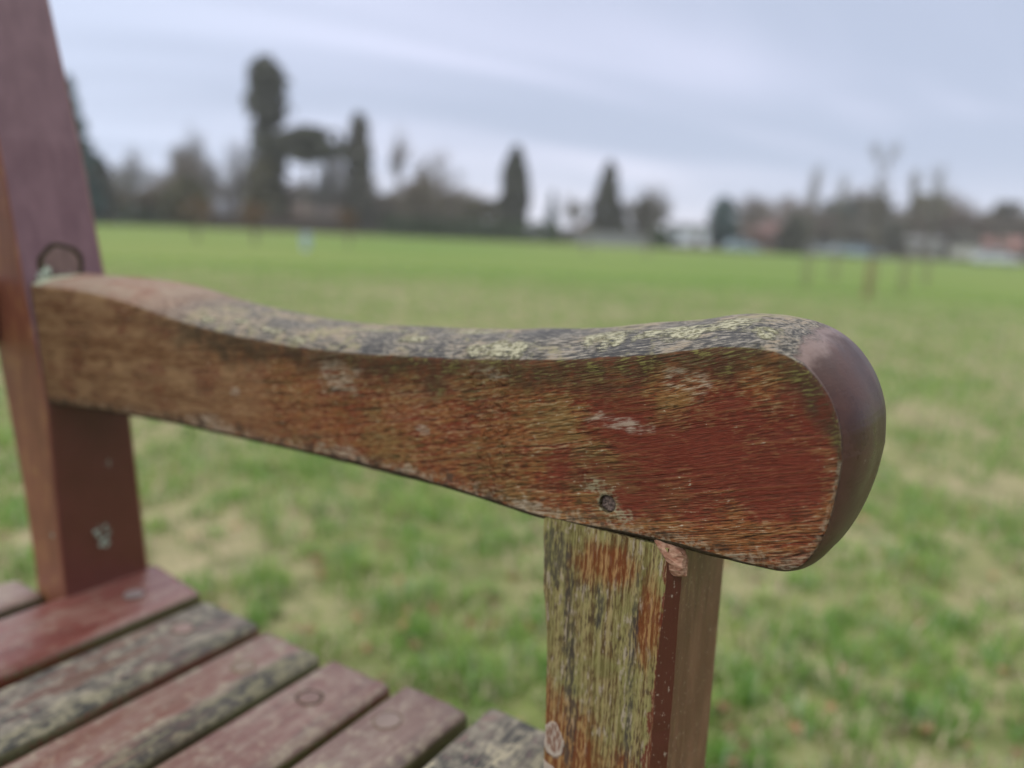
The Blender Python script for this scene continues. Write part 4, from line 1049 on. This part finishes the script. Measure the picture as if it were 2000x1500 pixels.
# ================================================================= BUILDINGS, FENCES, CARS
def frame_at(x, y):   # rotation so that local -Y looks at the bench
    return math.atan2(y, x)-math.pi/2
GLASS = simple('window_glass', (.04, .05, .06), .15, .1, 1., .6)
WHITE = simple('white_render', (.62, .64, .68), .8, .06, 1.)
def house(x, y, w_, d_, hw, hr, wall, roof, name, label, cat='house', seed=1, chim=True):
    o = empty(name, (x, y, 0), label, cat, rz=frame_at(x, y))
    b = MB(); b.prism([(-w_/2, 0), (w_/2, 0), (w_/2, hw), (-w_/2, hw)], -d_/2, d_/2); b.build('wall', wall, o)
    r = MB(); e = .3
    # ridge along local x
    pts = [(-d_/2-e, hw-.05), (0, hw+hr), (d_/2+e, hw-.05), (d_/2+e, hw+.08), (0, hw+hr+.16), (-d_/2-e, hw+.08)]
    r.prism(pts[:2]+[pts[4], pts[5]], -w_/2-e, w_/2+e, axis='x'); r.prism([pts[1], pts[2], pts[3], pts[4]], -w_/2-e, w_/2+e, axis='x')
    g = MB(); g.prism([(-d_/2, hw+.003), (d_/2, hw+.003), (0, hw+hr-.05)], -w_/2, w_/2, axis='x'); g.build('gable', wall, o)
    ro = r.build('roof', roof, o)
    if chim:
        c = MB(); c.box((w_*.3, 0, hw+hr+.25), (.6, .6, 1.2)); c.box((w_*.3, 0, hw+hr+.90), (.7, .7, .1)); c.build('chimney', M_BRICK, ro)
    nwin = max(1, int(w_/2.2))
    for k in range(nwin):
        cxw = -w_/2+w_*(k+.5)/nwin
        if k == nwin//2:
            dd = MB(); dd.box((cxw, -d_/2-.03, 1.0), (.9, .08, 2.0), bevel=.01); dr = dd.build('door', simple('door_paint', (.10, .07, .06)), o)
            hd = MB(); hd.box((cxw+.32, -d_/2-.09, 1.0), (.05, .04, .14)); hd.build('handle', GLASS, dr)
        else:
            fr = MB(); zc = min(hw-.75, 1.5)
            for sx in (-1, 1): fr.box((cxw+sx*.55, -d_/2-.03, zc), (.08, .08, 1.0))
            for sz in (-1, 1): fr.box((cxw, -d_/2-.03, zc+sz*.5), (1.18, .09, .08))
            wo = fr.build('window', WHITE, o); gl = MB(); gl.box((cxw, -d_/2-.012, zc), (1.02, .03, .92)); gl.build('pane', GLASS, wo)
    return o
M_BRICK = simple('red_brick', (.20, .115, .095), .9, .25, 6.)
M_TILE = simple('red_roof_tile', (.13, .075, .065), .85, .3, 4.)
M_GTILE = simple('grey_roof_tile', (.15, .145, .145), .85, .2, 4.)
M_BLOCK = simple('grey_render', (.26, .26, .25), .9, .15, 2.)
M_CREAM = simple('cream_render', (.46, .44, .40), .9, .1, 2.)
x, y = T['house_white'][:2]; house(x, y, 5.2, 4.5, 2.75, .55, WHITE, M_GTILE, 'white_building', 'low white building with a grey roof at the edge of the field', 'building', chim=False)
x, y = T['house_red'][:2]; house(x, y, 9.0, 6., 2.6, 1.7, M_BRICK, M_TILE, 'brick_house', 'long house with dark red roof right of the white building')
x, y = T['greyblock'][:2]; house(x, y, 4.2, 4., 2.5, .5, M_BLOCK, M_GTILE, 'grey_building', 'small pale grey building in front of the right-hand trees', 'building', chim=False)
x, y = T['brick'][:2]; house(x, y, 4.4, 4.5, 2.2, 1.3, M_BRICK, simple('pale_red_tile', (.22, .12, .10), .85, .2, 4.), 'brick_house', 'small reddish brick house near the right edge', chim=False)
x, y = T['roofL'][:2]; house(x, y, 10.5, 6., 2.3, 1.5, simple('dull_brick', (.13, .085, .065), .9, .2, 5.), simple('brown_tile', (.15, .105, .085), .85, .2, 4.), 'brick_house', 'low brown-roofed house behind the fence, below the flat-crowned cedar')
x, y = T['orangewall'][:2]
o = empty('brick_pillar', (x, y, 0), 'orange-brown brick pillar at the left end of the grey wall', 'pillar', rz=frame_at(x, y))
b = MB(); b.box((0, 0, 1.45), (1.3, 1.3, 2.9), bevel=.04); b.build('shaft', simple('orange_brick', (.30, .16, .11), .9, .2, 6.), o)
b = MB(); b.box((0, 0, 2.99), (1.6, 1.6, .18), bevel=.03); b.build('cap', M_BLOCK, o)
def wall(p0, p1, h, mt, name, label, cat, board=False):
    p0, p1 = Vector(p0), Vector(p1); d = p1-p0; L = d.length
    o = empty(name, p0.lerp(p1, .5), label, cat, rz=math.atan2(d.y, d.x))
    b = MB(); k = 0; rr = random.Random(int(L*10))
    if board:
        nb = int(L/.30)
        for k in range(nb): b.box((-L/2+(k+.5)*L/nb, 0, h/2+rr.uniform(-.02, .02)), (L/nb*.93, .03, h))
        b.build('boards', mt, o); q = MB()
        for zc in (h*.2, h*.8): q.box((0, .05, zc), (L, .05, .10))
        q.build('rails', BARK, o)
        npst = int(L/2.5)
        for k in range(npst+1):
            q = MB(); q.box((-L/2+k*L/npst, .13, h*.52), (.10, .10, h*1.04)); q.build('post', BARK, o)
    else:
        b.box((0, 0, h/2), (L, .25, h)); b.build('wall_face', mt, o); q = MB(); q.box((0, 0, h+.043), (L+.05, .33, .08)); q.build('coping', M_BLOCK, o)
wall(xy('fence0'), xy('fence1'), 2.0, simple('dark_brown_boards', (.065, .048, .038), .9, .3, 3.), 'board_fence', 'dark brown board fence along the left of the field', 'fence', True)
wall(xy('wallgrey0'), xy('wallgrey1'), 1.6, simple('grey_wall_stone', (.235, .235, .235), .9, .15, 2.), 'grey_wall', 'low grey wall below the cone-shaped conifer', 'wall')
wall(xy('fenceR0'), xy('fenceR1'), .55, simple('low_rail_wood', (.14, .11, .09), .9, .2, 2.), 'low_wall', 'low brown wall along the right edge of the field', 'wall')

def car(x, y, rz, paint, label, name='parked_car', van=False):
    o = empty(name, (x, y, 0), label, 'van' if van else 'car', 'cars parked beyond the field', rz=rz)
    L, Wd = (4.9, 1.9) if van else (4.2, 1.75)
    if van:
        prof = [(-L/2, .35), (-L/2, 1.95), (-L/2+.15, 2.1), (L/2-1.5, 2.1), (L/2-.75, 1.25), (L/2-.08, 1.05), (L/2, .7), (L/2, .35)]
        glass = [(L/2-1.75, 1.30), (L/2-1.62, 1.85), (L/2-1.40, 1.85), (L/2-.95, 1.30)]
    else:
        prof = [(-L/2, .35), (-L/2-.02, .85), (-L/2+.25, 1.0), (-L/2+.75, 1.42), (-.1, 1.47), (.45, 1.40), (1.05, .98), (L/2-.15, .80), (L/2, .6), (L/2, .35)]
        glass = [(-L/2+.55, 1.02), (-L/2+.88, 1.34), (-.1, 1.39), (.40, 1.33), (.88, 1.00)]
    b = MB(); b.prism(prof, -Wd/2, Wd/2); bo = b.build('body', paint, o)
    md = bo.modifiers.new('bev', 'BEVEL'); md.width = .07; md.segments = 2
    for s in (-1, 1):
        g = MB(); g.prism(glass, s*(Wd/2+.004)-.004, s*(Wd/2+.004)+.004); g.build('side_window', GLASS, o)
        for ex in (-L*.31, L*.31):
            tt = MB(); tt.tube((ex, s*(Wd/2-.19), .32), (ex, s*(Wd/2+.01), .32), .32, .32, 20); ty = tt.build('wheel', TYRE, o)
            tt = MB(); tt.tube((ex, s*(Wd/2), .32), (ex, s*(Wd/2+.025), .32), .20, .18, 14); tt.build('rim', RIM, ty)
        for e_, nm, mm in ((L/2, 'headlight', RIM), (-L/2-.01, 'tail_light', M_TILE)):
            hl = MB(); hl.box((e_, s*.62, .75), (.06, .30, .14), bevel=.02); hl.build(nm, mm, o)
    return o
TYRE = simple('tyre', (.03, .03, .03), .9); RIM = simple('alloy', (.5, .5, .52), .35)
PB = simple('pale_blue_paint', (.30, .38, .44), .3, .03); PW = simple('white_paint', (.55, .57, .60), .3, .03); PS = simple('silver_paint', (.30, .32, .34), .3, .03); PC = simple('cream_paint', (.38, .37, .33), .4, .03); PN = simple('steel_blue_paint', (.22, .30, .38), .3, .03)
for k, (key, pt, lab, van, dz_) in enumerate([('car1', PB, 'pale blue parked car in front of the red-roofed house', False, .3), ('car2', PS, 'silver parked car, left of the three in front of the right-hand trees', False, .1), ('car3', PB, 'pale blue parked car between the silver and the darker blue car', False, .35),
        ('car4', PN, 'darker steel-blue parked car, right of the three by the trees', False, .0), ('cream', PC, 'cream van parked right of the grey building', True, .2), ('car5', PW, 'white car parked in front of the small brick house', False, .1), ('carL', PW, 'white parked car at the far left beside the bench back leg', False, .2)]):
    x, y = T[key][:2]; car(x, y, frame_at(x, y)+dz_, pt, lab, 'parked_van' if van else 'parked_car', van)

# ================================================================= SAPLINGS, BIN
GUARD = simple('brown_guard', (.22, .16, .085), .8, .2, 5.)
STAKE = simple('stake_wood', (.21, .155, .095), .9, .2, 5.)
def sapling(x, y, H, W, label, seed, crown='bare', thick=.022, guard=.0, group='young trees planted in the field', base=.45):
    o = empty('sapling', (x, y, 0), label, 'young tree', group); rr = random.Random(seed); t_ = MB(); lean = rr.uniform(-.03, .03)
    for k in range(5): t_.tube((lean*H*k/5, 0, H*.8*k/5-.03*(k == 0)), (lean*H*(k+1)/5, 0, H*.8*(k+1)/5), thick*(1-.15*k), thick*(1-.15*(k+1)), 8)
    t_.build('trunk', BARK, o); c = MB()
    if crown == 'fork':          # two bunched heads at the top over a fuller middle
        for sx in (-1, 1):
            c.tube((0, 0, H*.76), (sx*W*.30, 0, H*.93), .010, .006, 5)
            for _ in range(34):
                q_ = rr.uniform(.15, 1.)**.7; p = Vector((sx*W*.36*q_+rr.gauss(0, .035), rr.gauss(0, .04), H*(.77+.19*q_)+rr.gauss(0, .03))); d = Vector((rr.gauss(0, 1), rr.gauss(0, 1), rr.gauss(.6, 1))).normalized()*.11; c.tube(p-d, p+d, .004, .003, 3)
        for _ in range(120):
            z = H*rr.uniform(.44, .76); p = Vector((rr.gauss(0, .085), rr.gauss(0, .085), z)); d = Vector((rr.gauss(0, 1), rr.gauss(0, 1), rr.gauss(1.2, .6))).normalized()*.15; c.tube((0, 0, z-.12), p, .005, .003, 3); c.tube(p-d, p+d, .004, .002, 3)
    else:
        for _ in range(int(150*H/2.5)):
            z = H*rr.uniform(base, .97); p = Vector((rr.gauss(0, W*.21), rr.gauss(0, W*.21), z)); d = Vector((rr.gauss(0, .6), rr.gauss(0, .6), 1)).normalized()*.16
            c.tube((0, 0, max(.3, z-.3)), p, .0035, .002, 3); c.tube(p-d, p+d, .0035, .002, 3)
    c.build('crown', TWIGP if crown != 'leaf' else BARK, o)
    if crown == 'leaf':
        f = MB(); foliage(f, round_, 260, .05, rr, H, W, .3, H*.45); f.build('dead_leaves', L_COP, o)
    if guard:
        g = MB(); g.tube((0, 0, -.02), (0, 0, guard), .045, .040, 14); g.build('trunk_guard', GUARD, o)
    s = MB(); s.tube((.09, .02, -.05), (.09, .02, .85), .017, .016, 8); s.build('stake', STAKE, o)
    s = MB(); s.box((.045, .01, .78), (.12, .04, .03), bevel=.005); s.build('tree_tie', TYRE, o)
x, y, H, W = tp('s1'); sapling(x, y, H, W, 'thickest sapling, with a forked top and brown trunk guard, at the right of the field', 81, 'fork', .030, .60)
x, y, H, W = tp('s2'); sapling(x, y, H, W, 'slim columnar sapling, leftmost of the group at the right', 82, base=.42)
x, y, H, W = tp('s3'); sapling(x, y, H, W, 'slim columnar sapling between the leftmost one and the forked one', 83)
x, y, H, W = tp('s4'); sapling(x, y, H, W*.5, 'very thin low sapling just right of the forked one', 84, base=.6)
x, y, H, W = tp('s5'); sapling(x, y, H, W, 'widest-headed columnar sapling right of the forked one', 85, base=.40)
x, y, H, W = tp('t1'); sapling(x, y, H, W, 'leftmost copper-leaved young tree in front of the olive-green bush', 86, 'leaf', .05)
x, y, H, W = tp('t2'); sapling(x, y, H, W, 'copper-leaved young tree in front of the tall redwood', 87, 'leaf', .06)
x, y, H, W = tp('t3'); sapling(x, y, H, W*.7, 'copper-leaved young tree in front of the narrow evergreen', 88, 'leaf', .04)
x, y, H, W = tp('t4'); sapling(x, y, H, .4, 'distant young tree in front of the cone-shaped conifer', 89, thick=.05)
x, y, H, W = tp('t5'); sapling(x, y, H, .4, 'distant young tree in front of the dark upright shrub', 90, thick=.05)
x, y, H, W = tp('bin')
o = empty('litter_bin', (x, y, 0), 'small pale grey-blue bin standing on the field at the left', 'bin')
b = MB(); b.tube((0, 0, 0), (0, 0, .46), .12, .15, 20); b.build('bin_body', simple('bin_paint', (.36, .44, .52), .6, .1), o)
b = MB(); b.tube((0, 0, .462), (0, 0, .50), .16, .16, 20); b.tube((0, 0, .50), (0, 0, .56), .15, .06, 20); b.build('lid', simple('bin_lid', (.28, .34, .42), .6, .1), o)

# ================================================================= HAZE: damp winter air over the field
hz = MB(); hz.box((-40, 60, 14.5), (240, 240, 31))
mt = bpy.data.materials.new('damp_air'); mt.use_nodes = True; n = NT(mt.node_tree)
pv = n.node('ShaderNodeVolumePrincipled', {}, Color=(.90, .90, .90), Density=.0007)
n.t.links.new(pv.outputs[0], n.node('ShaderNodeOutputMaterial').inputs['Volume'])
tag(hz.build('haze', mt), 'thin pale winter haze over the field', 'haze', kind='stuff')
